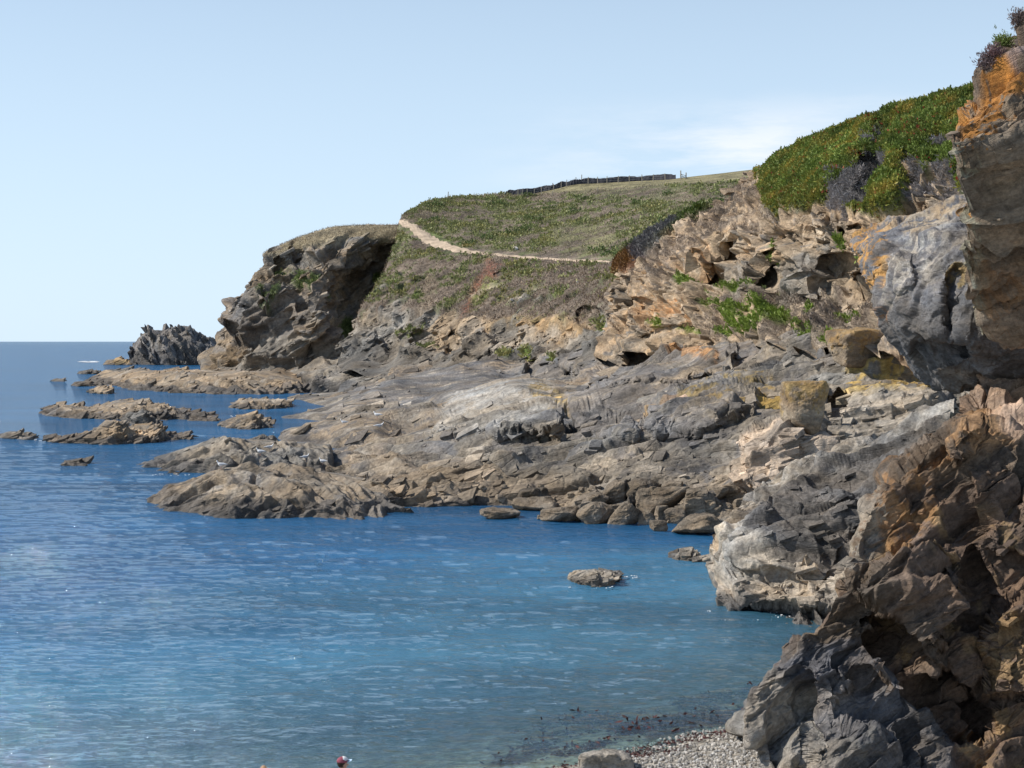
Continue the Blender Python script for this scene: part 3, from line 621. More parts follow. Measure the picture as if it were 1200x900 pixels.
o = facing(loft(rows, 1.1, cells={0: 6, 22: 10}, smooth=1, wrap=(30, 10), push=[
   ([(1010, 735), (1030, 715), (1080, 745), (1140, 800), (1170, 860), (1120, 870), (1060, 800)], .9, 3),
   ([(1140, 640), (1170, 700), (1160, 790), (1125, 740), (1120, 690)], .6, 4), ([(1150, 760), (1120, 820), (1150, 870), (1165, 800)], .7, 3),
   (el(1030, 712, 26, 5, .1), .8, 3), ([(940, 780), (950, 760), (1000, 770), (1010, 800), (960, 830)], -.5, 4),
   ([(950, 905), (940, 855), (960, 830), (1040, 850), (1080, 905)], -.7, 5), ([(1150, 720), (1205, 700), (1260, 705), (1260, 800), (1150, 810)], -1.2, 3), ([(1000, 690), (1040, 640), (1120, 620), (1140, 700), (1090, 750), (1030, 700)], -1.0, 4),
   ([(1010, 770), (1050, 735), (1110, 750), (1100, 790), (1040, 800)], -.8, 4), ([(1130, 545), (1190, 520), (1220, 560), (1210, 650), (1150, 640)], -.5, 6),
   (el(1140, 510, 26, 5, -.55), .5, 3), ([(1100, 505), (1150, 465), (1152, 500), (1120, 540)], -.8, 3)]))
P_ = o.P
dsp = rockdisp(P_, FR_N, 1.6, 6, .27, st=(2.2, 1.5, .8), seed=61, low=.3, fall=.5)
upz = sstep(375-o.py, -4, 6)
dsp = dsp*(1-.35*upz)
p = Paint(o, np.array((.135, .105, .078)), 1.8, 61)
p.all(np.array((.17, .12, .09)), .0, .7, src=p.n3*.7+p.n*.3); p.all(OCHRE*.9, .25, .7)
p.poly([(860, 800), (960, 745), (1040, 780), (1100, 850), (1130, 920), (860, 920)], np.array((.13, .13, .135)), 10, 20, .9)
p.poly([(868, 845), (905, 780), (950, 800), (960, 850), (950, 905), (880, 905)], LGREY*.95, 8, 14, .9, -.3)
p.poly([(940, 740), (1010, 735), (1030, 770), (950, 800), (900, 790)], np.array((.12, .12, .13)), 6, 10, .7)
p.poly([(950, 860), (1020, 850), (1060, 880), (1060, 910), (940, 910)], LGREY*.7, 6, 10, .7, -.1)
p.poly([(985, 600), (1030, 560), (1050, 590), (1010, 660), (985, 680)], LGREY*.85, 5, 9, .8, -.1)
p.poly([(1020, 570), (1080, 530), (1100, 560), (1080, 640), (1050, 640)], ORANGE*.4+TAN*.3, 5, 12, .7, .08)
p.poly([(1095, 525), (1150, 465), (1200, 475), (1200, 510), (1140, 520), (1060, 560)], ORANGE*.4+TAN*.6, 5, 8, .8, -.15)
p.poly([(1140, 375), (1450, 375), (1450, 500), (1190, 510), (1140, 470)], PALE*np.array([.95, .78, .7]), 5, 6, .9)
p.poly([(1155, 720), (1300, 690), (1300, 790), (1160, 800)], OCHRE*.9, 5, 9, .7, -.1)
p.poly([(1110, 105), (1450, 0), (1450, 380), (1120, 380)], np.array((.20, .165, .125)), 3, 5, .9)
p.poly([(1112, 150), (1125, 105), (1165, 65), (1205, 55), (1205, 85), (1170, 100), (1158, 140), (1152, 172), (1135, 165)], ORANGE*.9, 4, 9, .92, -.06)
p.poly([(1140, 110), (1230, 80), (1230, 140), (1160, 150)], ORANGE*.8, 4, 10, .7, .06)
p.poly([(1110, 150), (1145, 160), (1145, 370), (1115, 370)], LGREY*np.array([.95, 1, .85]), 4, 8, .75, .0)
p.poly([(1140, 300), (1220, 320), (1220, 350), (1150, 370), (1125, 340)], ORANGE*.35+TAN*.4, 5, 10, .6, .12)
p.poly([(1160, 60), (1200, 10), (1300, -40), (1300, 40), (1190, 70)], np.array((.16, .14, .14)), 4, 6, .8, -.1)
p.poly(el(1128, 240, 7, 9), ORANGE, 2, 4, .9, -.1)
p.c *= .78  # whole cliff darkened: its shade is partly put into the stone colour
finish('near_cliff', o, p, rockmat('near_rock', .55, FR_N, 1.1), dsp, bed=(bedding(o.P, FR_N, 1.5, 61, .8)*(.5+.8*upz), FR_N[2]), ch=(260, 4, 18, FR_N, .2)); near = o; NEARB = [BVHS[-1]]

# ------------------------------------------------------------------ reefs and sea rocks: each its own rock
def prof(t):
    return lambda x: np.interp(x, [a for a, b in t], [b for a, b in t])
def searock(name, label, top, base, depth, col=TAN*.92, size=None, group=None, seed=0, cat='rock', asym=.35, lean=0, mat=None, fr=FR_P, amp=.26, lay=.7, kind=None, dark=.75, res=1.3, zb=0.0, chk=1):
    tf, bf = prof(top), prof(base); x0, x1 = top[0][0], top[-1][0]; n = max(6, int((x1-x0)/6)); xs = np.linspace(x0, x1, n)
    S = []
    for x in xs:
        d0 = float(dz(bf(x), zb)); d1 = d0+depth*asym; y1 = min(tf(x), bf(x)-.3); z1 = CH+(world(x, y1, d1)[2]-CH)
        S.append((x, d0, d1, z1, d0+depth))
    rows = [[Zr(x, zb-1.2, d0-.2) for x, d0, d1, z1, d2 in S], [Zr(x, zb-.1, d0) for x, d0, d1, z1, d2 in S],
            [Zr(x, zb+(z1-zb)*.55, d0+(d1-d0)*.25) for x, d0, d1, z1, d2 in S], [Zr(x, zb+(z1-zb)*.88, d0+(d1-d0)*.62) for x, d0, d1, z1, d2 in S],
            [Zr(x, z1, d1) for x, d0, d1, z1, d2 in S], [Zr(x, zb+(z1-zb)*.75, d1+(d2-d1)*.4) for x, d0, d1, z1, d2 in S],
            [Zr(x, zb-.1, d2) for x, d0, d1, z1, d2 in S], [Zr(x, zb-1.2, d2+1) for x, d0, d1, z1, d2 in S]]
    H = max(s[3] for s in S)-zb
    # closed ends: height falls to the waterline at both tips
    o = facing(loft(rows, res, rv=.28, cells={0: 3, 4: 14, 5: 14, 6: 3}, smooth=2))
    size = (size or max(.5, H*.55))*.85
    dsp = rockdisp(o.P, fr, size, 4, amp, st=(2.6, 1.6, .75), seed=seed+100, lay=lay)
    e = sstep(np.minimum(o.px-x0, x1-o.px), 0, max(3, .06*(x1-x0)))
    o.P[:, 2] = (zb-1.2)*(1-e)+o.P[:, 2]*e
    p = Paint(o, col, max(1, size*1.4), seed)
    p.all(GREY*.95, .08, .6); p.all(DARK*1.8, .3, .6)
    wl_ = sstep(zb+.15+.36*H+.4*p.n+.2*p.n2-o.P[:, 2]-dsp*.3, -.15, .2)*(zb < .3)
    p.c = p.c*(1-dark*wl_[:, None])+(DARK*.9)[None]*dark*wl_[:, None]
    ob = finish(name, o, p, mat or REEFM, dsp*(.3+.7*e), bed=(bedding(o.P, fr, size*1.1, seed, .9)*e, fr[2]), graz=size*.22, ch=(int(.3*chk*(x1-x0)*max(4, base[0][1]-min(q_[1] for q_ in top))**.5), 2.5, 13, fr, zb+.1), kind=kind, label=label, cat=cat, group=group)
    return o
REEFM = rockmat('reef_rock', 1.3, FR_P); FARM = rockmat('far_reef_rock', 2.6, FR_P); SMALLM = rockmat('boulder_rock', .45, FR_P)
G = 'sea rocks standing clear of the water'
spit = searock('reef', 'long tan rock spit with a dark undercut front edge, gulls resting on its top', [(132, 600), (155, 592), (175, 577), (210, 562), (250, 548), (300, 542), (350, 546), (400, 552), (430, 562), (470, 574), (505, 592)],
    [(132, 601), (155, 603), (200, 606), (260, 609), (340, 609), (420, 610), (505, 608)], 24, TAN*.5+GREY*.45, 1.5, G, 3, asym=.42, amp=.15, chk=.12)
searock('reef', 'sloping finger of tilted grey strata just behind the long front spit', [(118, 552), (150, 546), (180, 536), (220, 521), (262, 506), (290, 512), (330, 512), (400, 520)],
    [(118, 554), (200, 557), (260, 560), (330, 560), (400, 560)], 26, GREY*1.02, 1.6, G, 4, asym=.42, chk=.1, amp=.15, fr=frame((-.5, -.3, .8)))
searock('reef', 'upright dark slab leaning at the inner end of the sloping finger', [(272, 532), (285, 514), (310, 505), (322, 512), (330, 524)], [(272, 540), (300, 541), (330, 538)], 10, GREY*.8, 1.6, G, 5, asym=.4, chk=0, fr=frame((-.6, -.4, .7)))
searock('reef', 'broad tan islet with a jagged crest, second rank of reefs on the left', [(38, 485), (60, 474), (85, 471), (110, 476), (140, 466), (165, 466), (190, 470), (220, 482), (270, 488)],
    [(38, 486), (80, 491), (130, 493), (190, 493), (270, 494)], 30, TAN*.95, 1.8, G, 6, asym=.4)
searock('reef', 'dark hump standing on the front of the broad jagged islet', [(138, 492), (150, 480), (165, 476), (180, 488), (190, 496)], [(138, 496), (165, 499), (190, 499)], 9, GREY*.75, 1.8, G, 7)
searock('reef', 'low tan reef with a rounded hump, between the jagged islet and the sloping finger', [(46, 519), (70, 510), (100, 504), (130, 493), (150, 497), (185, 493), (195, 506), (220, 507), (245, 510)],
    [(46, 517), (80, 520), (130, 522), (190, 519), (245, 513)], 20, TAN*.95, 1.4, G, 8, asym=.25)
searock('reef', 'flat rock at the left edge of the picture beside the low reef', [(-14, 512), (0, 509), (20, 504), (40, 507), (48, 513)], [(-14, 514), (20, 516), (48, 516)], 10, GREY, 1.2, G, 9)
searock('reef', 'small low rock alone in open water left of the sloping finger', [(69, 544), (80, 540), (92, 539), (108, 544)], [(69, 546), (90, 546.5), (108, 546)], 5, GREY*.95, .6, G, 10)
searock('reef', 'small notched islet between the jagged islet and the rock platform', [(257, 499), (270, 489), (285, 485), (300, 484), (320, 496)], [(257, 502), (290, 504), (320, 501)], 14, TAN*.9, 1.4, G, 11)
searock('reef', 'small low tan shelf right of the jagged islet, below the long far reef', [(264, 475), (280, 466), (310, 464), (345, 468)], [(264, 478), (300, 481), (345, 478)], 26, TAN*.95, 1.8, G, 12)
searock('reef', 'long far tan reef stretching out from the foot of the headland', [(72, 450), (100, 443), (130, 434), (160, 430), (200, 432), (260, 430), (320, 430), (370, 440)],
    [(72, 453), (130, 452.5), (160, 458), (220, 462), (300, 463), (370, 462)], 62, TAN*.95, 3.6, G, 13, asym=.75, mat=FARM)
searock('reef', 'dark knobbly rock rising behind the tip of the long far reef', [(118, 437), (130, 431), (150, 430), (165, 432), (178, 440)], [(118, 442), (150, 443), (178, 442)], 18, GREY*.6, 3, G, 14, mat=FARM)
searock('reef', 'small pointed rock off the tip of the far reef', [(92, 438), (100, 432), (108, 431), (118, 437)], [(92, 438.5), (118, 438.5)], 8, GREY*.9, 1.8, G, 15, mat=FARM)
searock('reef', 'tiny dark rock farthest left beyond the far reef', [(58, 446), (66, 443), (74, 443), (78, 446)], [(58, 447), (78, 447.5)], 6, GREY*.55, 1, G, 16, mat=FARM)
searock('reef', 'rounded low rock in front of the left tip of the far reef', [(97, 459), (110, 452), (125, 452), (132, 460)], [(97, 459.5), (115, 462), (132, 462)], 9, TAN, 1.4, G, 17, mat=FARM)
searock('reef', 'low brown hump in front of the sea stack', [(124, 427), (135, 419), (148, 418), (156, 427)], [(124, 427.5), (156, 428)], 14, OCHRE*.85, 3, G, 18, mat=FARM)
searock('sea_stack', 'blackish cleft sea stack standing beyond the foot of the headland', [(150, 423), (158, 402), (168, 384), (174, 382), (184, 382), (187, 388), (200, 383), (220, 380), (235, 388), (252, 394), (275, 418)],
    [(150, 427), (200, 428), (275, 428)], 50, DARK*1.7, 6, None, 19, cat='sea stack', mat=rockmat('stack_rock', 2.4, frame((.9, -.2, .4))), fr=frame((.9, -.2, .45)), asym=.25, amp=.2)
# inner reef shelves between the far reef and the platform
searock('reef', 'rubble covered shelf along the foot of the headland', [(225, 440), (260, 428), (300, 420), (350, 414), (400, 412), (450, 418), (520, 425), (600, 426)],
    [(225, 446), (300, 452), (360, 460), (430, 470), (520, 480), (600, 480)], 110, GREY*.9, 5, G, 21, asym=.85, mat=FARM)
searock('reef', 'dark boulder shelf under the right foot of the headland with big jagged blocks', [(285, 425), (305, 412), (335, 404), (362, 398), (372, 414), (400, 412), (420, 420)],
    [(285, 436), (340, 440), (420, 440)], 40, GREY*.62, 5.5, G, 22, asym=.45, mat=FARM, zb=.2)
searock('reef', 'pale smooth slab at the foot of the headland', [(360, 428), (378, 414), (400, 411), (416, 420), (412, 428)], [(360, 438), (390, 440), (412, 438)], 16, PALE*.85, 4, G, 23, asym=.6, mat=FARM, zb=1.5)
searock('reef', 'dark rounded ledge with two gulls, left of the pale hump', [(395, 490), (420, 474), (450, 470), (480, 482), (490, 490)], [(395, 500), (440, 504), (490, 500)], 20, GREY*.62, 2, G, 24, asym=.4, zb=1)
searock('reef', 'low wave-washed rock in the cove with a wet tail on its right', [(661, 684), (668, 673), (682, 668), (700, 668), (714, 671), (728, 672), (740, 676)], [(661, 687), (690, 690), (713, 689), (728, 681), (740, 677)], 3.2, GREY*1.1, .55, G, 25, mat=SMALLM, res=1)
searock('reef', 'pair-forming grey rock just off the buttress, the larger one', [(781, 653), (790, 645), (804, 642), (816, 645), (822, 652)], [(781, 655), (800, 658), (822, 658)], 2.6, GREY*.9, .5, G, 26, mat=SMALLM, res=1)
searock('reef', 'smaller grey rock tucked against the buttress', [(812, 657), (822, 651), (834, 648), (846, 655)], [(812, 660), (830, 662), (846, 662)], 2.2, GREY, .5, G, 27, mat=SMALLM, res=1)

# ------------------------------------------------------------------ beach and sea bed, sea
A0 = np.array([0.7, 32.4]); NB = np.array([.55, -.835])
def shore(x, y): return (x-A0[0])*NB[0]+(y-A0[1])*NB[1]
def bedz(x, y, n=None):
    s = shore(x, y); z = np.where(s > 0, .5*np.tanh(.24*s), .10*s)
    return np.maximum(z, -5)
xs = np.arange(-60, 45, .22); ys = np.arange(8, 100, .3)
XX, YY = np.meshgrid(xs, ys); PP = np.stack([XX.ravel(), YY.ravel(), 0*XX.ravel()], -1)
zz = bedz(PP[:, 0], PP[:, 1])+fbm(PP/3, 3, 200)*.10+fbm(PP/.5, 3, 201)*.02
V = PP.copy(); V[:, 2] = zz
idx = np.arange(V.shape[0]).reshape(XX.shape); Fq = np.stack([idx[:-1, :-1], idx[:-1, 1:], idx[1:, 1:], idx[1:, :-1]], -1).reshape(-1, 4)
s_ = shore(V[:, 0], V[:, 1]); nn = fbm(PP/1.2, 4, 202)
c = np.repeat(np.array((.27, .25, .215))[None], len(V), 0)
weed = sstep(nn, -.05, .2)*np.exp(-((s_+.9)/.8)**2)+sstep(fbm(PP/4, 4, 203), .12, .3)*sstep(-s_, 3, 8)*.8
weed = np.clip(weed, 0, 1)[:, None]; c = c*(1-weed)+np.array((.05, .03, .02))*weed
beach = mesh('beach', V, Fq, rockmat('shingle', .10, FR_M, .8, 1.3), c, {'veg': 0*s_+.5}); tag(beach, kind='structure')
BVHS_B = [BVHTree.FromPolygons([tuple(v) for v in V], [tuple(f) for f in Fq.tolist()])]

def water_grid():
    pys = np.concatenate([np.array([400.35, 400.6, 401, 401.6, 402.4]), 403+np.arange(0, 60, 1.0), 463+np.arange(0, 540, 1.15)])
    pxs = np.linspace(-260, 1460, 760)
    PX, PY = np.meshgrid(pxs, pys); D = dz(PY, 0.0); P = world(PX, PY, D); return PX, PY, P
PX, PY, P = water_grid(); Pf = P.reshape(-1, 3).copy(); d = Pf[:, 1]
fade = np.clip(60/d, 0, 1)
rot = np.array([[math.cos(.16), math.sin(.16), 0], [-math.sin(.16), math.cos(.16), 0], [0, 0, 1]])
Q = Pf @ rot.T
hgt = fbm(Q/np.array([3.6, 1.5, 1])+3, 3, 300)*.12+(1-np.abs(fbm(Q/np.array([1.5, .62, 1]), 3, 310))*2)*.04
hgt += fbm(Q/np.array([12, 6, 1]), 2, 320)*.07
sh = shore(Pf[:, 0], Pf[:, 1]); calm = .35+.65*sstep(-sh, 0, 8)
Pf[:, 2] = hgt*fade*calm*np.where(d > 150, 0, 1)
idx = np.arange(len(Pf)).reshape(PX.shape); Fq = np.stack([idx[:-1, :-1], idx[:-1, 1:], idx[1:, 1:], idx[1:, :-1]], -1).reshape(-1, 4)
dep = np.maximum(Pf[:, 2]-bedz(Pf[:, 0], Pf[:, 1]), 0)
dep = dep*(1+.35*fbm(Pf/9, 3, 330))
def watermat():
    m, N, L, b = newmat('sea_water'); N.remove(b)
    def nd(t, **k):
        x = N.new(t)
        for kk, v in k.items(): setattr(x, kk, v)
        return x
    tc = nd('ShaderNodeTexCoord'); at = nd('ShaderNodeAttribute', attribute_name='depth')
    def noise(scale, rz, sc, det, ro=.55):
        mp = nd('ShaderNodeMapping'); mp.inputs['Scale'].default_value = scale; mp.inputs['Rotation'].default_value = (0, 0, rz); L.new(tc.outputs['Object'], mp.inputs[0])
        n = nd('ShaderNodeTexNoise'); n.inputs['Scale'].default_value = sc; n.inputs['Detail'].default_value = det; n.inputs['Roughness'].default_value = ro; L.new(mp.outputs[0], n.inputs[0]); return n.outputs[0]
    a = noise((1.0, 1.9, 1), .16, 1.5, 6, .55); b_ = noise((.05, .22, 1), .1, .9, 5, .6)
    bp1 = nd('ShaderNodeBump'); bp1.inputs['Strength'].default_value = 1; bp1.inputs['Distance'].default_value = .38; L.new(a, bp1.inputs['Height'])
    bp = nd('ShaderNodeBump'); bp.inputs['Strength'].default_value = 1; bp.inputs['Distance'].default_value = .45; L.new(b_, bp.inputs['Height']); L.new(bp1.outputs[0], bp.inputs['Normal'])
    # water body colour: shallow green to deep blue, with wind lanes and weed below
    c1 = nd('ShaderNodeValToRGB'); e = c1.color_ramp.elements
    e[0].position = 0; e[0].color = (.05, .11, .135, 1); e[1].position = 1; e[1].color = (.006, .072, .165, 1)
    x = c1.color_ramp.elements.new(.25); x.color = (.045, .16, .25, 1); x = c1.color_ramp.elements.new(.6); x.color = (.012, .09, .20, 1)
    md = nd('ShaderNodeMath', operation='DIVIDE'); md.inputs[1].default_value = 5; L.new(at.outputs['Fac'], md.inputs[0]); L.new(md.outputs[0], c1.inputs[0])
    n2 = noise((.03, .09, 1), .2, 1, 5, .6); mr = nd('ShaderNodeMapRange'); mr.inputs[1].default_value = .35; mr.inputs[2].default_value = .65; mr.inputs[3].default_value = .7; mr.inputs[4].default_value = 1.35; L.new(n2, mr.inputs[0])
    sc = nd('ShaderNodeVectorMath', operation='SCALE'); L.new(c1.outputs[0], sc.inputs[0]); L.new(mr.outputs[0], sc.inputs['Scale'])
    df = nd('ShaderNodeBsdfDiffuse'); L.new(sc.outputs[0], df.inputs[0])
    tr = nd('ShaderNodeBsdfTransparent'); tr.inputs[0].default_value = (.75, .93, .9, 1)
    op = nd('ShaderNodeMath', operation='POWER'); op.inputs[0].default_value = .14; L.new(at.outputs['Fac'], op.inputs[1])
    m1 = nd('ShaderNodeMixShader'); L.new(op.outputs[0], m1.inputs[0]); L.new(df.outputs[0], m1.inputs[1]); L.new(tr.outputs[0], m1.inputs[2])
    gl = nd('ShaderNodeBsdfGlossy'); gl.inputs['Roughness'].default_value = .04; gl.inputs[0].default_value = (.95, .97, 1, 1); L.new(bp.outputs[0], gl.inputs['Normal'])
    fr = nd('ShaderNodeFresnel'); fr.inputs[0].default_value = 1.33; L.new(bp.outputs[0], fr.inputs['Normal'])
    m2 = nd('ShaderNodeMixShader'); f1 = nd('ShaderNodeMath', operation='MULTIPLY_ADD'); f1.inputs[1].default_value = 2.2; f1.inputs[2].default_value = 1; L.new(fr.outputs[0], f1.inputs[0])
    f2 = nd('ShaderNodeMath', operation='DIVIDE'); L.new(fr.outputs[0], f2.inputs[0]); L.new(f1.outputs[0], f2.inputs[1])
    fm = nd('ShaderNodeMath', operation='MULTIPLY'); fm.inputs[1].default_value = 1.2; L.new(f2.outputs[0], fm.inputs[0]); L.new(fm.outputs[0], m2.inputs[0]); L.new(m1.outputs[0], m2.inputs[1]); L.new(gl.outputs[0], m2.inputs[2])
    L.new(m2.outputs[0], N['Material Output'].inputs[0]); return m
WATER = watermat()
sea = mesh('sea', Pf, Fq, WATER, attrs={'depth': dep}, smooth=True); tag(sea, kind='structure')


# ------------------------------------------------------------------ plants
def foliage(name, label, P0, N0, size, cols, k=5, up=.5, width=.3, cat='plants', kind='stuff', parent=None, spread=.55, lie=False):
    n = len(P0); k_ = k
    P0 = np.repeat(P0, k_, 0); N0 = np.repeat(N0, k_, 0); size = np.repeat(size, k_)[:, None]; cols = np.repeat(cols, k_, 0)
    m = len(P0); dr = RNG.normal(size=(m, 3))*spread+N0*(1-up)+np.array([0, 0, 1.])*up; dr[:, 2] *= .12 if lie else 1; dr /= np.linalg.norm(dr, axis=1)[:, None]
    sd = np.cross(dr, RNG.normal(size=(m, 3))); sd /= np.linalg.norm(sd, axis=1)[:, None]
    b = P0+RNG.normal(size=(m, 3))*size*.28; L_ = size*RNG.uniform(.5, 1.15, (m, 1))
    v = np.stack([b-sd*size*width*.4, b+dr*L_*.55+sd*size*width, b+dr*L_, b+dr*L_*.55-sd*size*width], 1).reshape(-1, 3)
    c = np.repeat(cols*RNG.uniform(.7, 1.35, (m, 1)), 4, 0)
    f = np.arange(m*4).reshape(-1, 4)
    o = mesh(name, v, f, LEAF, c, parent=parent); 
    if kind: tag(o, label, cat, kind=kind)
    return o
def pick(mask, n):
    i = np.nonzero(mask)[0]; return RNG.choice(i, min(n, len(i)), replace=len(i) < n)
def greenness(c): return c[:, 1]-np.maximum(c[:, 0], c[:, 2]*1.2)
# ice plant cap on the cliff
o, p = cliff, cliffp
vis = o.py > 60
ic = pick((p.vm > .45) & vis & (capveg > .3), 52000)
cc = np.array(ICEP)*1.75*(1+.7*p.n[ic, None]+.4*p.n2[ic, None]); cc[:, 0] *= 1+.9*np.clip(p.n2[ic]+.1, 0, 1)*1.4
edge = sstep(o.py[ic], 205, 245)*RNG.uniform(0, 1, len(ic)); cc = cc*(1-.55*edge[:, None])+np.array((.22, .13, .03))*.55*edge[:, None]
red = (RNG.uniform(size=len(ic)) < .02); cc[red] = (.32, .07, .04)
foliage('ice_plant', 'dense green mat of ice plant capping the cliff top on the right', o.V[ic], o.N[ic], RNG.uniform(.16, .36, len(ic)), cc, 5, .45, .22, 'ice plant')
ic = pick((m2 > .4) & vis, 5000)
cc = p.c[ic]*RNG.uniform(.8, 1.4, (len(ic), 1))
foliage('ice_plant', 'narrow strip of green and reddish ice plant along the sloping cliff edge above the heath', o.V[ic], o.N[ic], RNG.uniform(.3, .6, len(ic)), cc, 5, .45, .2, 'ice plant')
ic = pick((bare > .5) & vis, 5000)
foliage('dead_ice_plant', 'grey dead stems hanging in the gap of the green cliff cap', o.V[ic], o.N[ic], RNG.uniform(.2, .5, len(ic)), np.repeat(np.array([[.27, .25, .245]]), len(ic), 0), 5, -.4, .08, 'dead plants')
ic = pick((greenness(p.c) > .015) & (p.vm < .3) & vis, 17000)
foliage('cliff_plants', 'bright green cushions of leafy plants on the ledges below the capped cliff', o.V[ic], o.N[ic], RNG.uniform(.15, .42, len(ic)), p.c[ic]*1.05, 5, .5, .2, 'cliff plants')
ic = pick((p.veg > .35) & (greenness(p.c) < 0) & (p.vm < .3) & vis, 7000)
foliage('heath', 'brown dry heather and grass on the upper ledges of the right cliff', o.V[ic], o.N[ic], RNG.uniform(.12, .38, len(ic)), p.c[ic]*1.2, 4, .5, .12, 'dry heath')
ic = pick((greenness(headp.c) > .012) & (head.py > 200), 2500)
foliage('cliff_plants', 'green plants on the shady ledges of the far headland face', head.V[ic], head.N[ic], RNG.uniform(.3, .8, len(ic)), headp.c[ic]*1.4, 4, .5, .25, 'cliff plants')
ic = pick((headp.veg > .5) & (greenness(headp.c) <= .012) & (head.py > 200) & (np.abs(head.py-258) > 2), 3500)
foliage('heather', 'dry grass tufts on the rounded top of the far headland', head.V[ic], head.N[ic], RNG.uniform(.15, .45, len(ic)), np.array([[.28, .22, .15]])*RNG.uniform(.7, 1.2, (len(ic), 1)), 3, .6, .14, 'dry grass')
# scrub and heath on the hillside
o, p = hill, hillp
ic = pick((greenness(p.c) > .008) & (o.py > 190) & (np.abs(o.py-pathy) > np.where(o.px < 540, 9, 3)), 30000)
foliage('scrub', 'green bracken and low bushes scattered over the upper hillside', o.V[ic], o.N[ic], RNG.uniform(.25, .7, len(ic)), np.array([[.235, .25, .10]])*RNG.uniform(.7, 1.25, (len(ic), 1))*(1+np.array([[.5, .1, 0]])*np.clip(p.n[ic, None], 0, 1)), 3, .6, .3, 'scrub')
pth = np.abs(o.py-pathy) < np.where(o.px < 540, 8, 3)
ic = pick((p.veg > .5) & (greenness(p.c) < .008) & (o.py > 190) & (fieldm < .3) & ~pth, 22000)
foliage('heather', 'brown withered heather and grass covering the hillside around the path', o.V[ic], o.N[ic], RNG.uniform(.2, .65, len(ic)), np.where(o.py[ic, None] < pathy[ic, None], np.array([[.29, .25, .155]]), np.array([[.27, .205, .15]]))*(1+.5*p.n[ic, None])*RNG.uniform(.75, 1.3, (len(ic), 1)), 3, .55, .14, 'heather')
dk = pick((np.maximum(p.n2, 0)+p.n*.3 > .32) & (o.py < pathy-6) & (fieldm < .2) & (o.py > 225), 35)
pts = np.repeat(o.V[dk], 60, 0)+RNG.normal(size=(len(dk)*60, 3))*np.array([.9, .9, .35])
foliage('gorse', 'small dark green gorse bushes dotted over the hillside above the path', pts, np.repeat(o.N[dk], 60, 0), RNG.uniform(.3, .7, len(pts)), np.repeat(np.array([[.12, .16, .055]]), len(pts), 0), 3, .6, .3, 'gorse')
# clumps on the edge of the near cliff
def clump(name, label, px, py, r, col, n=260, group=None):
    h_ = hit(px+6, py+5, NEARB)
    if not h_: return
    c0 = np.array(h_[0])+np.array([-6/1800*h_[0].y*.6, .2, 5/1800*h_[0].y]); th = RNG.normal(size=(n, 3))*r*.45
    o = foliage(name, label, c0+th, th/np.linalg.norm(th, axis=1)[:, None], np.full(n, r*.5), np.repeat(np.array([col]), n, 0), 4, .5, .12, kind=None)
    o.data.transform(Matrix.Translation(-Vector(c0))); o.location = c0
    tag(o, label, 'plant', group)
clump('thrift_clump', 'lowest grey-brown dried thrift clump on the lichened edge of the near cliff', 1157, 74, .22, (.16, .12, .12), group='plants on the near cliff edge')
clump('thrift_clump', 'purplish dried thrift clump just under the green succulent', 1166, 62, .2, (.19, .12, .12), group='plants on the near cliff edge')
clump('succulent', 'green spiky succulent on the near cliff edge near the top of the picture', 1176, 50, .24, (.17, .22, .06), group='plants on the near cliff edge')
clump('thrift_clump', 'highest dried thrift clump on the near cliff edge', 1194, 20, .2, (.17, .13, .12), group='plants on the near cliff edge')

# ------------------------------------------------------------------ boulders
import bmesh
_ico = {}
def ico(n):
    if n not in _ico:
        bm = bmesh.new(); bmesh.ops.create_icosphere(bm, subdivisions=n, radius=1)
        _ico[n] = (np.array([v.co[:] for v in bm.verts]), np.array([[v.index for v in f.verts] for f in bm.faces])); bm.free()
    return _ico[n]
def boulder(name, label, c0, dims, seed, mat, col, group=None, rz=None, planes=11, sub=5, spots=None, flatk=1, cat='boulder'):
    rg = np.random.default_rng(seed); D, Fc = ico(sub)
    n = rg.normal(size=(planes, 3)); n /= np.linalg.norm(n, axis=1)[:, None]; n = np.vstack([n, np.eye(3), -np.eye(3)])
    h = rg.uniform(.62, 1.0, len(n)); h[-6:] = .95; h[-4] = rg.uniform(.75, .95)
    r = (np.maximum(D @ n.T, 0)/h)**18; r = r.sum(1)**(-1/18); V = D*r[:, None]
    V = V/np.abs(V).max(0); V = V*np.array(dims)/2
    sz = max(dims)*.3
    N_ = D; dd = rockdisp(V+seed*13.1, FR_P, sz, 3, .15, st=(2, 1.5, .8), seed=seed, low=.15); V = V+N_*(dd*.8)[:, None]
    c = np.repeat(np.array(col)[None], len(V), 0)*(1+.25*fbm(V/sz+seed, 3, seed))[:, None]
    if spots is not None:
        m = .8*sstep(fbm(V/sz*2.4+3, 6, seed+5, .75)*1.3+spots[1]*(V[:, 2]/dims[2]-.12), -.05, .25)[:, None]; c = c*(1-m)+np.array(spots[0])*m
    a = rg.uniform(-.5, .5) if rz is None else rz
    ob = mesh(name, V, Fc, mat, c, {'veg': np.zeros(len(V))})
    ob.location = c0; ob.rotation_euler = (0, 0, a); tag(ob, label, cat, group); return ob
def surf(px, py):
    h_ = hit(px, py, PLATB+CLIFFB[:0])
    dw = float(dz(py, 0.0)) if py > 402 else 1e9
    if h_ and h_[0].y < dw+2: return h_[0]
    return Vector(world(px, py, dw))
GB = 'boulders heaped along the inner shore of the cove'
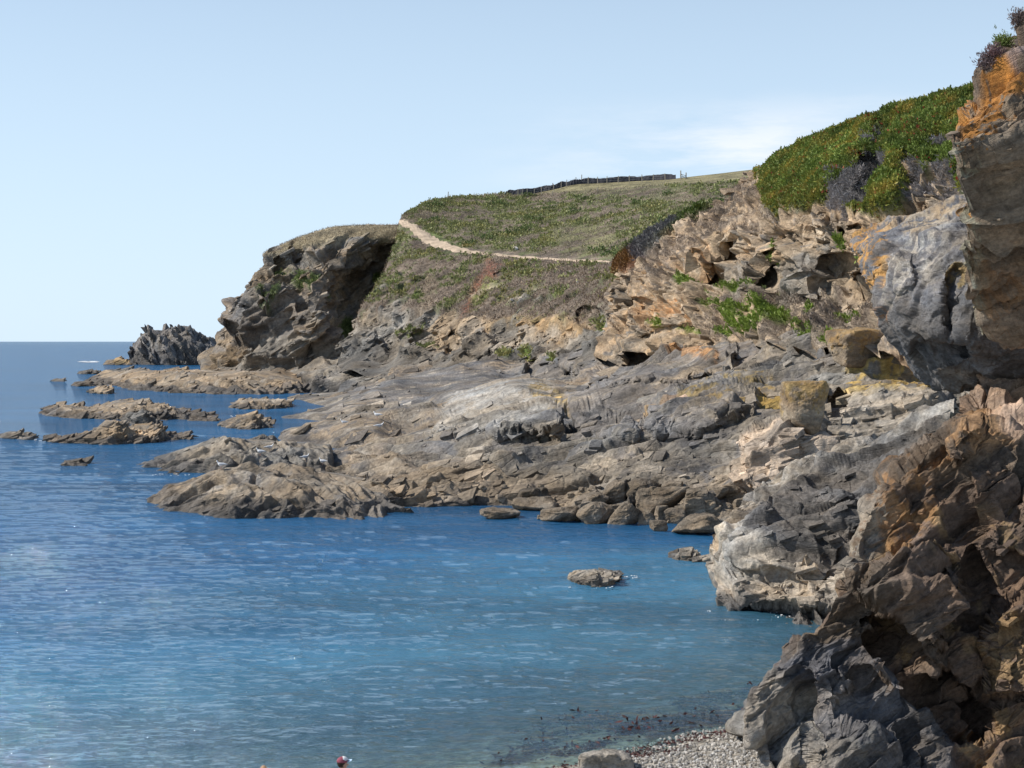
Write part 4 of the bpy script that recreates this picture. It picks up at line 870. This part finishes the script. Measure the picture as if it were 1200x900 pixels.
sb = [
 (609, 641, 572, 593, .5, 'dark angular boulder with a shadowed face at the left of the shore heap'),
 (676, 717, 591, 614, .95, 'large rounded grey boulder with a pitted top standing in the water edge'),
 (717, 752, 592, 616, .85, 'broad cracked boulder right of the pitted one at the water edge'),
 (636, 676, 594, 612, .75, 'low dark boulder left of the pitted one, wedge shaped'),
 (565, 604, 597, 608, .9, 'low pale flat rock at the left end of the waterline boulders'),
 (604, 652, 586, 602, .85, 'long tilted slab lying above the low waterline rocks'),
 (780, 809, 597, 620, .95, 'pale grey upright boulder beside the flat brown shore slab'),
 (750, 769, 601, 616, 1, 'small blocky boulder between the cracked and the upright ones'),
 (768, 785, 594, 612, 1.1, 'tan wedge boulder leaning behind the waterline rocks'),
 (765, 781, 612, 623, .8, 'smallest dark boulder sitting in the water by the shore heap'),
 (792, 850, 608, 626, .85, 'wide flat brown slab at the right end of the shore heap'),
 (803, 829, 585, 609, 1.15, 'smooth tan egg shaped boulder in the middle of the right heap'),
 (822, 844, 580, 604, 1.25, 'pale pointed boulder behind the egg shaped one'),
 (828, 859, 599, 616, 1.05, 'tan block resting on the flat brown slab'),
 (840, 860, 590, 604, 1.05, 'little grey block between pale boulders at the right of the heap'),
 (860, 886, 584, 604, 1.2, 'tan boulder at the right end against the dark buttress'),
 (849, 878, 570, 589, 1.15, 'pale block at the upper right of the heap'),
 (806, 829, 575, 590, .9, 'brown block at the upper edge of the right heap'),
 (733, 773, 562, 585, .55, 'big dark sided boulder topping the middle of the heap'),
 (708, 737, 565, 590, .85, 'grey boulder left of the dark sided one'),
 (748, 803, 572, 597, .85, 'long grey block lying slantwise in the heap'),
 (690, 712, 578, 594, .9, 'squat grey block above the pitted boulder'),
 (775, 800, 565, 578, 1, 'pale small block above the slantwise one'),
 (832, 852, 572, 586, 1.1, 'tan stone half hidden between the upper blocks'),
]
for i, (x0, x1, y0, y1, k, lab) in enumerate(sb):
    g = surf((x0+x1)/2, y1-1); dd = g.y; wd = (x1-x0)*dd/F; ht = (y1-y0)*dd/F*1.12
    boulder('boulder', lab, (((x0+x1)/2-600)/F*dd, dd+wd*.25, g.z+ht*.38), (wd*1.12, wd*.95, ht*1.15), 200+i, SMALLM, (TAN*.5+GREY*.5)*k*.95, GB)
rs = random.Random(8); k = 0
for i in range(46):
    x = rs.uniform(560, 880); y = rs.uniform(568, 608)+ (x-560)*.03; wpx = rs.uniform(7, 15)
    g = surf(x, y); dd = g.y; wd = wpx*dd/F; ht = wd*rs.uniform(.55, .85)
    boulder('boulder', 'small grey-tan stone filling the gaps of the shore heap', (g.x, dd+wd*.2, g.z+ht*.3), (wd, wd*.9, ht), 300+i, SMALLM, (TAN*.5+GREY*.5)*rs.uniform(.8, 1.35), 'small stones in the shore heap', sub=3)
g = surf(1003, 428)
boulder('boulder', 'huge angular block with ochre lichen, perched on the slab under the overhanging boss', (g.x-.1, g.y+.6, g.z+1.15), (3.2, 2.6, 2.5), 77, rockmat('block_rock', .9, FR_M, .7, .7), TAN*.85, None, rz=.5, planes=5, spots=((.34, .23, .1), .8))
g = surf(946, 508)
boulder('boulder', 'squarish block with a yellow lichen top standing above the pale slab', (g.x, g.y+.5, g.z+1.2), (2.1, 1.9, 3.0), 84, rockmat('lichen_block_rock', .8, FR_M, .7, .8), TAN*1.1, None, rz=.3, planes=6, spots=((.33, .23, .09), 1.2))
g = BVHS_B[0].ray_cast(CAM, Vector(world(708, 903, 1.0))-CAM)[0]
boulder('boulder', 'grey notched boulder at the bottom edge of the picture on the beach', (g.x, g.y+.2, g.z+.12), (1.08, .9, .62), 91, rockmat('beach_boulder', .3, FR_M, .8), LGREY*.95, None, rz=.1, planes=9)
for i, (x, y, r_) in enumerate([(604, 293, 4), (622, 292, 2), (677, 331, 1.6), (668, 319, 1.6), (600, 352, 2)]):
    g = hit(x, y, HILLB)[0]; q = r_*g.y/F
    boulder('stone', ['white stone beside the upper path, largest of the pale dots', 'low pale stone right of the big white one above the path', 'small white stone on the heath below the right part of the path', 'white stone just under the path near its right end', 'pale stone on the lower heath'][i], (g.x, g.y, g.z+q*.3), (q*2, q*2, q*1.6), 400+i, SMALLM, (.6, .58, .54), None, sub=3, cat='stone')

# ------------------------------------------------------------------ path, wall, fence, gate on the hill
def ghit(px, py, t=None):
    for k_ in range(60):
        h_ = hit(px, py+k_*.4, t or HILLB)
        if h_: return h_[0]
    return None
allhill = [BVHS[0]]+HILLB
cl = [(425, 258.5, 2), (440, 258.2, 2.2), (455, 257.5, 2.4), (464, 257.5, 2.6), (474, 261.5, 3.6), (484, 267, 4.6), (492, 273, 6), (500, 279.5, 6.6), (510, 284, 5), (522, 288.5, 4), (540, 293.5, 3), (560, 296.5, 1.8), (590, 299.5, 1.4), (625, 302.2, 1.3), (660, 304.5, 1.2), (700, 306.3, 1), (718, 306.5, .7)]
V = []; nrow = 0
for i in range(len(cl)-1):
    for t in np.linspace(0, 1, 9)[:-1]:
        x, y, w_ = [cl[i][k_]*(1-t)+cl[i+1][k_]*t for k_ in range(3)]
        w_ *= 1+.35*math.sin(x*.9)*math.sin(x*.37); y += .5*math.sin(x*.31)
        row = []
        for q in (-1, -.5, 0, .5, 1):
            g = ghit(x-q*w_*.25, y+q*w_, allhill); row.append(Vector((g.x, g.y, g.z+.12-.1*abs(q))))
        V += row; nrow += 1
V = np.array([v[:] for v in V])
Fp = np.array([[i*5+j, i*5+j+1, (i+1)*5+j+1, (i+1)*5+j] for i in range(nrow-1) for j in range(4) if abs(V[i*5+j, 1]-V[(i+1)*5+j, 1]) < 12])
path = mesh('path', V, Fp, flat('path_earth', (.46, .36, .26), .95, .3, .6, .1)); tag(path, kind='structure')

wp_ = [(592, 228), (600, 228), (618, 227), (635, 224.5), (650, 221.8), (662, 217.5), (672, 214.5), (681, 213.8), (700, 213.5), (730, 212.6), (760, 211), (796, 209.6)]
pts = []
for i in range(len(wp_)-1):
    for t in np.linspace(0, 1, 12)[:-1]:
        x = wp_[i][0]*(1-t)+wp_[i+1][0]*t; y = wp_[i][1]*(1-t)+wp_[i+1][1]*t
        pts.append(ghit(x, y))
ys_ = np.array([q.y for q in pts]); ys_ = np.convolve(np.pad(ys_, 6, mode='edge'), np.ones(13)/13, 'valid'); zs_ = np.array([q.z for q in pts]); zs_ = np.convolve(np.pad(zs_, 4, mode='edge'), np.ones(9)/9, 'valid')
for i, q in enumerate(pts): q.y = ys_[i]; q.z = zs_[i]
V = []; 
for i, q in enumerate(pts):
    hgt_ = (1.15+.12*math.sin(i*.4))*min(1, .3+i*.1); jit = [rs.uniform(-.1, .1) for _ in range(6)]
    for k_, (dy, dz_) in enumerate([(-.55, -.5), (-.5, .5), (-.42, 1), (.0, 1.06), (.42, 1), (.55, -.5)]):
        V.append((q.x+jit[k_]*.4, q.y+dy+jit[k_], q.z+dz_*hgt_+jit[(k_+2) % 6]*(dz_ > .4)))
n = len(pts); Fw = np.array([[i*6+j, i*6+j+1, (i+1)*6+j+1, (i+1)*6+j] for i in range(n-1) for j in range(5)])
wall = mesh('stone_wall', V, Fw, flat('dark_stone', (.05, .05, .06), .9, .4, 1.2, .1)); tag(wall, 'long dark dry-stone field wall running along the hill skyline', 'wall')
def box(V, Fc, c, s, R_=None):
    b = len(V)
    for x in (-1, 1):
        for y in (-1, 1):
            for z in (-1, 1):
                v = Vector((x*s[0]/2, y*s[1]/2, z*s[2]/2)); 
                if R_: v = R_ @ v
                V.append(tuple(v+Vector(c)))
    Fc += [[b+i for i in f] for f in ((0, 1, 3, 2), (4, 6, 7, 5), (0, 4, 5, 1), (2, 3, 7, 6), (0, 2, 6, 4), (1, 5, 7, 3))]
def bar(V, Fc, a, b_, r):
    a = Vector(a); b_ = Vector(b_); dv = b_-a; q = dv.to_track_quat('Z', 'Y'); s0 = len(V)
    for p_ in (a, b_):
        for k_ in range(6): V.append(tuple(p_+q @ Vector((r*math.cos(k_*math.pi/3), r*math.sin(k_*math.pi/3), 0))))
    for k_ in range(6): Fc.append([s0+k_, s0+(k_+1) % 6, s0+6+(k_+1) % 6, s0+6+k_])
    Fc.append([s0+k_ for k_ in range(5, -1, -1)]); Fc.append([s0+6+k_ for k_ in range(6)])
WOOD = flat('weathered_wood', (.33, .29, .23), .9, .2, 3); WIRE = flat('wire', (.3, .3, .3), .5, .1)
def post(parent, g, h_, r=.09, name='post', lean=0, label=None):
    V = []; Fc = []; bar(V, Fc, (0, 0, -.4), (lean, 0, h_*.55), r); bar(V, Fc, (lean, 0, h_*.55-.01), (lean*1.8, 0, h_), r*.92)
    o = mesh(name, V, Fc, WOOD); o.location = g; 
    if parent: o.parent = parent; o.location = Vector(g)-parent.location
    return o
fx = [(607, 229.5), (612.5, 229.5), (618, 229), (626, 227.8), (634.6, 226.5), (649, 223.5), (657.5, 220.5), (664, 218.5), (675, 215.5), (689, 215), (700, 215), (711, 214.6), (724, 214.2), (737, 213.6), (752, 213), (765, 212.4), (779, 211.6)]
g0 = ghit(607, 229.5) ; fe = empty('fence', g0); tag(fe, 'post and wire fence running just in front of the dark field wall', 'fence')
prev = None; Vw = []; Fw2 = []
for x, y in fx:
    g = ghit(x, y); g.y -= 1.2; post(fe, g, 1.55+rs.uniform(-.1, .1), .11, lean=rs.uniform(-.06, .06))
    if prev:
        for hh in (.5, 1.0, 1.35): bar(Vw, Fw2, prev+Vector((0, 0, hh))-g0, g+Vector((0, 0, hh))-g0, .014)
    prev = g
mesh('wire', Vw, Fw2, WIRE, parent=fe)
for x, y, h_, nm, lab in [(681.3, 215.5, 2.3, 'fence_post', 'tall pale post standing where the wall bends'), (525, 231.8, 1.5, 'fence_post', 'lone leaning post on the hill skyline left of the wall'), (700, 224.5, 1.0, 'fence_post', 'short post alone in the pale field'),
      (647, 229, 1.1, 'fence_post', 'short post at the field corner below the walker'), (502, 238, .7, 'bush_stump', 'tiny dark stump on the skyline left of the lone post')]:
    g = ghit(x, y); o = post(None, g, h_, .12, nm, .05); tag(o, lab, 'post')
ga = ghit(797.7, 210.2); gb = ghit(807, 209.8); gb.y = ga.y; gt = empty('field_gate', ga); tag(gt, 'small wooden field gate with two tall posts at the right end of the wall', 'gate')
post(gt, ga, 2.1, .14, 'gate_post'); post(gt, gb, 2.1, .14, 'gate_post'); V = []; Fc = []
dv = gb-ga
for hh in (.35, .8, 1.3): bar(V, Fc, (0, 0, hh), dv+Vector((0, 0, hh)), .06)
bar(V, Fc, (0, -.1, .35), dv+Vector((0, -.1, 1.3)), .05); bar(V, Fc, (0, -.16, 1.3), dv+Vector((0, -.16, .35)), .05)
mesh('gate_panel', V, Fc, WOOD, parent=gt)
V = []; Fc = []
for i in range(5): box(V, Fc, (i*.9+rs.uniform(-.1, .1), rs.uniform(-.1, .1), .3), (.95, .8, .9+rs.uniform(-.2, .2)), Matrix.Rotation(rs.uniform(-.2, .2), 3, 'Z'))
o = mesh('wall_end', V, Fc, flat('dark_stone_end', (.05, .05, .06), .9, .4, 1.2)); o.location = gb+Vector((.5, 0, 0)); tag(o, 'short dark stub of wall right of the field gate', 'wall')

# ------------------------------------------------------------------ people
def skin(name, nodes, edges, mat, parent=None, sub=2):
    me = bpy.data.meshes.new(name); me.from_pydata([n_[0] for n_ in nodes], edges, []); o = bpy.data.objects.new(name, me); COL.objects.link(o)
    m = o.modifiers.new('skin', 'SKIN'); m.use_smooth_shade = True
    for i, n_ in enumerate(nodes):
        sv = me.skin_vertices[0].data[i]; r_ = n_[1]; sv.radius = r_ if isinstance(r_, tuple) else (r_, r_); sv.use_root = (i == 0)
    s_ = o.modifiers.new('sub', 'SUBSURF'); s_.levels = s_.render_levels = sub
    me.materials.append(mat); o.parent = parent; return o
def ell(name, c, r, mat, parent, fn=None, sub=4):
    D, Fc = ico(sub); V = D*np.array(r)
    if fn is not None: V = fn(V, D)
    o = mesh(name, V, Fc, mat, smooth=True, parent=parent); o.location = c; return o
SKINM = flat('skin', (.5, .3, .22), .6, .05)
def person(name, label, loc, H, rz, top, legs, hair, cap=None, stride=.06, group=None, detail=True):
    e = empty(name, loc, rz); e.scale = (H/1.75,)*3; tag(e, label, 'person', group)
    J = [((0, 0, .93), (.15, .11)), ((0, 0, 1.12), (.135, .1)), ((0, .0, 1.34), (.165, .11)), ((0, .0, 1.44), (.08, .07)), ((0, .01, 1.50), .055), ((0, .02, 1.57), (.065, .08)), ((0, .02, 1.66), (.078, .095)), ((0, .01, 1.70), (.06, .075)),
         ((.17, 0, 1.40), .06), ((.22, -.02, 1.14), .045), ((.21, .06, .90), .034), ((-.17, 0, 1.40), .06), ((-.22, -.02, 1.14), .045), ((-.21, .06, .90), .034),
         ((.09, stride*.5, .86), .09), ((.10, stride, .48), .062), ((.10, stride*.6, .08), .042), ((.11, stride+.13, .035), .035), ((-.09, -stride*.5, .86), .09), ((-.10, -stride*.6, .48), .062), ((-.10, -stride*1.5, .08), .042), ((-.11, -stride*1.5+.15, .035), .035)]
    E_ = [(0, 1), (1, 2), (2, 3), (3, 4), (4, 5), (5, 6), (6, 7), (2, 8), (8, 9), (9, 10), (2, 11), (11, 12), (12, 13), (0, 14), (14, 15), (15, 16), (16, 17), (0, 18), (18, 19), (19, 20), (20, 21)]
    for s_, h0 in ((1, 10), (-1, 13)):      # palm, four fingers and a thumb on each hand
        p0 = J[h0][0]; b = len(J); J.append(((p0[0], p0[1]+.012, p0[2]-.055), (.03, .016))); E_.append((h0, b))
        for q in range(4):
            J.append(((p0[0]+s_*.002, p0[1]-.016+q*.018, p0[2]-.10), .009)); E_.append((b, len(J)-1)); J.append(((p0[0]-s_*.012, p0[1]-.014+q*.018, p0[2]-.135-(.012 if q in (1, 2) else 0)), .007)); E_.append((len(J)-2, len(J)-1))
        J.append(((p0[0]-s_*.01, p0[1]+.045, p0[2]-.07), .01)); E_.append((h0, len(J)-1))
    skin('body', J, E_, SKINM, e)
    g = lambda i, k_=1.12: (J[i][0], tuple(x*k_ for x in J[i][1]) if isinstance(J[i][1], tuple) else J[i][1]*k_+.006)
    skin('shirt', [g(i) for i in (0, 1, 2, 3, 8, 9, 11, 12)], [(0, 1), (1, 2), (2, 3), (2, 4), (4, 5), (2, 6), (6, 7)], flat('shirt_cloth', top, .9, .1), e)
    skin('trousers', [(((0, 0, .95)), (.158, .12)), g(14, 1.15), g(15, 1.2), ((J[16][0][0], J[16][0][1], .14), .055), g(18, 1.15), g(19, 1.2), ((J[20][0][0], J[20][0][1], .14), .055)], [(0, 1), (1, 2), (2, 3), (0, 4), (4, 5), (5, 6)], flat('trouser_cloth', legs, .9, .1), e)
    if detail:
        ell('nose', (0, .118, 1.625), (.014, .022, .02), SKINM, e, sub=2)
        for s_ in (-1, 1):
            ell('ear', (s_*.078, .02, 1.635), (.012, .022, .033), SKINM, e, sub=2); ell('eye', (s_*.032, .098, 1.655), (.014, .01, .009), flat('eye_white', (.7, .7, .7), .2, 0), e, sub=2)
        ell('mouth', (0, .105, 1.585), (.026, .008, .007), flat('lip', (.42, .16, .14), .5, 0), e, sub=2)
    def hf(V, D):
        k_ = np.where((D[:, 1] > .35) & (D[:, 2] < .35), .8, 1.0); return V*k_[:, None]
    ell('hair', (0, .0, 1.672), (.094, .108, .115), flat('hair_'+name, hair, .7, .3, 40, .01), e, hf)
    if cap:
        c = empty('cap', (0, .005, 1.70)); c.parent = e
        def cf(V, D): V = V.copy(); V[:, 2] = np.maximum(V[:, 2], -.012); return V
        ell('crown', (0, 0, 0), (.104, .12, .098), flat('cap_maroon', cap[0], .85, .12, 30, .003), c, cf)
        def ff(V, D): V = V.copy(); V[:, 2] = np.maximum(V[:, 2], .03); V[:, 1] = np.maximum(V[:, 1], .0); return V
        ell('front_panel', (0, .004, .003), (.1, .124, .101), flat('cap_white', cap[1], .85, .05), c, ff)
        V = []; Fc = []
        for k_, a in enumerate(np.linspace(-1.1, 1.1, 13)):
            for rr, zz2 in ((.0, .006), (.085, .02-.02*abs(a)), (.085, .014-.02*abs(a)), (.0, 0)):
                V.append((math.sin(a)*.092, .068+math.cos(a)*.045+rr*math.cos(a*.7), zz2+rr*.15))
        for k_ in range(12):
            for j in range(4): Fc.append([k_*4+j, k_*4+(j+1) % 4, (k_+1)*4+(j+1) % 4, (k_+1)*4+j])
        Fc += [[0, 1, 2, 3], [51, 50, 49, 48]]
        mesh('brim', V, Fc, flat('cap_brim', cap[2], .7, .05), parent=c, smooth=False)
    return e
def beachz(x, y):
    h_ = BVHS_B[0].ray_cast(Vector((x, y, 20)), Vector((0, 0, -1))); return h_[0].z
for px, pyt, d_, nm, lab, rz, kw in [
    (401, 886.5, 26.6, 'person', 'person in a maroon cap with white front and pale brim, at the lower edge', -1.35, dict(top=(.1, .16, .3), legs=(.1, .1, .12), hair=(.03, .02, .015), cap=((.26, .07, .10), (.75, .75, .75), (.45, .6, .75)))),
    (309, 897.0, 27.0, 'person', 'bare-headed person with light brown hair, only the crown showing at the lower edge', .4, dict(top=(.5, .3, .2), legs=(.2, .2, .25), hair=(.42, .24, .13)))]:
    q = world(px, pyt, d_); z0 = beachz(q[0], q[1]); H = (q[2]-z0)/(1.80 if 'cap' in kw else 1.787)*1.75
    person(nm, lab, (q[0], q[1], z0), H, rz, **kw)
g = ghit(648, 222.0); g.y += 1.6
person('person', 'dark clothed walker standing behind the field wall on the skyline', (g.x, g.y, g.z-.1), 1.85, 1.2, (.03, .035, .06), (.03, .03, .05), (.03, .02, .02), detail=False)

# ------------------------------------------------------------------ gulls
WHITE = flat('gull_white', (.8, .8, .8), .7, .04); GULLG = flat('gull_grey', (.55, .57, .6), .7, .08); BILL = flat('gull_bill', (.6, .38, .03), .5, .05); LEGM = flat('gull_leg', (.5, .3, .25), .6, .05)
def tube(name, prof_, mat, parent, n=12, loc=(0, 0, 0)):
    V = []; Fc = []
    for (x, y, z, ry, rz) in prof_:
        for k_ in range(n): a = 2*math.pi*k_/n; V.append((x, y+ry*math.cos(a), z+rz*math.sin(a)))
    m = len(prof_)
    for i in range(m-1):
        for k_ in range(n): Fc.append([i*n+k_, i*n+(k_+1) % n, (i+1)*n+(k_+1) % n, (i+1)*n+k_])
    Fc += [list(range(n))[::-1], [(m-1)*n+k_ for k_ in range(n)]]
    o = mesh(name, V, Fc, mat, smooth=True, parent=parent); o.location = loc; return o
def make_gull():
    e = empty('gull')
    tube('body', [(-.30, 0, .235, .012, .004), (-.22, 0, .235, .035, .014), (-.14, 0, .235, .06, .045), (-.02, 0, .225, .085, .085), (.08, 0, .245, .085, .09), (.14, 0, .29, .06, .07), (.165, 0, .345, .04, .045), (.185, 0, .39, .042, .042), (.21, 0, .40, .038, .036), (.232, 0, .395, .015, .016)], WHITE, e)
    for s_ in (-1, 1):
        wng = tube('wing', [(-.34, s_*.03, .245, .006, .008), (-.24, s_*.05, .25, .014, .025), (-.10, s_*.07, .255, .022, .06), (.04, s_*.078, .26, .022, .062), (.10, s_*.07, .26, .01, .03)], GULLG, e, 8)
        tube('leg', [(0, s_*.035, 0, .012, .004), (.0, s_*.035, .01, .007, .007)], LEGM, e, 6)
        V = []; Fc = []; bar(V, Fc, (0, s_*.035, 0), (-.005, s_*.035, .16), .008); box(V, Fc, (.02, s_*.035, .004), (.06, .04, .008)); mesh('foot', V, Fc, LEGM, parent=e)
    tube('beak', [(.225, 0, .395, .012, .014), (.255, 0, .392, .009, .011), (.278, 0, .384, .004, .006)], BILL, e, 8)
    return e
def copy_tree(o_, parent=None):
    c = o_.copy(); COL.objects.link(c); c.parent = parent
    for ch in list(o_.children): copy_tree(ch, c)
    return c
G0 = make_gull()
gl = [(316, 529, 1.3, 0.2, 'upright gull at the right of the pair on the long front spit'), (305, 534, 1.25, 2.9, 'gull at the left of the pair on the long front spit'), (259, 550, 1.15, 3.0, 'lone gull farthest left on the tip of the spit'),
      (358, 540, 1.15, .3, 'left one of two gulls side by side on the inner spit'), (378, 545, 1.15, 2.8, 'right one of two gulls side by side on the inner spit'), (442, 491, 1.6, 2.8, 'gull on top of the dark rounded ledge'), (445, 504, 1.6, .1, 'gull just below the dark rounded ledge'),
      (403, 499, 1.4, 3.1, 'gull on the flat brown rock left of the dark ledge'), (271, 489, 1.3, .2, 'gull at the left end of the small notched islet')]
for i, (x, y, s_, rz, lab) in enumerate(gl):
    h_ = hit(x, y)
    o_ = G0 if i == 0 else copy_tree(G0)
    z_ = h_[0] if h_ else Vector(world(x, y, dz(y, 0)))
    o_.location = z_; o_.rotation_euler = (0, 0, rz); o_.scale = (s_,)*3; tag(o_, lab, 'gull', 'gulls resting on the rocks')

# ------------------------------------------------------------------ beach litter
n = 9000; q = np.stack([RNG.uniform(2, 9, n), RNG.uniform(27, 36.5, n)], -1); s1 = shore(q[:, 0], q[:, 1]); q = q[(s1 > -.35) & (s1 < 4)]
D, Fc = ico(1); n = len(q); r_ = RNG.uniform(.015, .055, (n, 1, 1)); sc3 = RNG.uniform(.6, 1.2, (n, 1, 3)); V = D[None]*r_*sc3
zb = bedz(q[:, 0], q[:, 1])+fbm(np.stack([q[:, 0], q[:, 1], 0*q[:, 0]], -1)/3, 3, 200)*.10+fbm(np.stack([q[:, 0], q[:, 1], 0*q[:, 0]], -1)/.5, 3, 201)*.02
V = V+np.concatenate([q, zb[:, None]+.01], 1)[:, None, :]; f_ = (Fc[None]+np.arange(n)[:, None, None]*len(D)).reshape(-1, 3)
cc = np.repeat(np.array([[.34, .33, .31]])*RNG.uniform(.45, 1.6, (n, 1)), len(D), 0)
tag(mesh('pebbles', V.reshape(-1, 3), f_, rockmat('pebble', .03, FR_M, .3, .6), cc, {'veg': np.full(n*len(D), .3)}), 'loose grey and white pebbles of the shingle beach', 'pebbles', kind='stuff')
def seaweed(label, s0, sw, n, thr, zoff, size, ppos=None):
    q = np.stack([RNG.uniform(-3, 10, n), RNG.uniform(27, 44, n)], -1); s1 = shore(q[:, 0], q[:, 1]); P3 = np.stack([q[:, 0]*.6, s1*2.2, 0*s1], -1)
    m = (np.abs(s1-s0-.3*fbm(P3/2.5, 2, 411)) < sw) & (fbm(P3, 4, 410) > thr)
    q = q[m & (q[:, 0]+RNG.normal(0, .8, n) > 1.2)]; z_ = np.maximum(bedz(q[:, 0], q[:, 1])+fbm(np.stack([q[:, 0], q[:, 1], 0*q[:, 0]], -1)/3, 3, 200)*.10, -.06)+zoff
    P3 = np.concatenate([q, z_[:, None]], 1); c_ = np.array([[.075, .03, .028]])*RNG.uniform(.5, 1.8, (len(q), 1))
    foliage('seaweed', label, P3, np.repeat([[0, 0, 1.]], len(q), 0), RNG.uniform(size*.6, size*1.3, len(q)), c_, 4, -.1, .16, 'seaweed', spread=1.0, lie=True)
seaweed('brown tide line of washed up seaweed along the edge of the shingle', .45, .38, 16000, -.25, .02, .12)
seaweed('dark red-brown seaweed drifting in the shallows off the beach', -1.4, .8, 60000, -.04, -.05, .17)
seaweed('thin band of floating weed farther out from the beach', -3.3, .45, 30000, .03, -.06, .15)

def foam(label, pts, n, size):
    V = []; Fc = []
    for (x, y, rx, ry) in pts:
        for _ in range(n):
            a = rs.uniform(0, 6.283); r_ = rs.uniform(.75, 1.15); px_ = x+rx*r_*math.cos(a); py_ = y+ry*r_*math.sin(a)
            if math.sin(a*3+x)+math.sin(a*7+y) < -.2: continue
            q = world(px_, py_, float(dz(py_, 0.03))); b = len(V); m_ = 6; sz = size*rs.uniform(.4, 1.3)*q[1]/60; a0 = rs.uniform(0, 6)
            for k_ in range(m_): V.append((q[0]+math.cos(a0+k_*6.283/m_)*sz*rs.uniform(.7, 1.6), q[1]+math.sin(a0+k_*6.283/m_)*sz*2.2*rs.uniform(.6, 1.2), .06+.02*rs.random()))
            Fc.append(list(range(b, b+m_)))
    tag(mesh('foam', V, Fc, flat('foam_white', (.8, .82, .84), .8, .1)), label, 'foam', kind='stuff')
foam('white flecks of foam round the wave-washed rock in the cove', [(690, 689, 28, 2), (740, 677, 7, 1.5)], 26, .03)
foam('foam where the swell laps against the grey buttress', [(868, 722, 52, 7)], 60, .03)
foam('small white breaker far out beyond the reefs', [(104, 424, 10, .7), (104, 424, 5, .4)], 160, .09)
foam('small flecks of foam along the foot of the long front spit and low reefs', [(200, 557, 20, 1), (48, 516, 8, 1), (275, 488, 4, 1)], 25, .03)
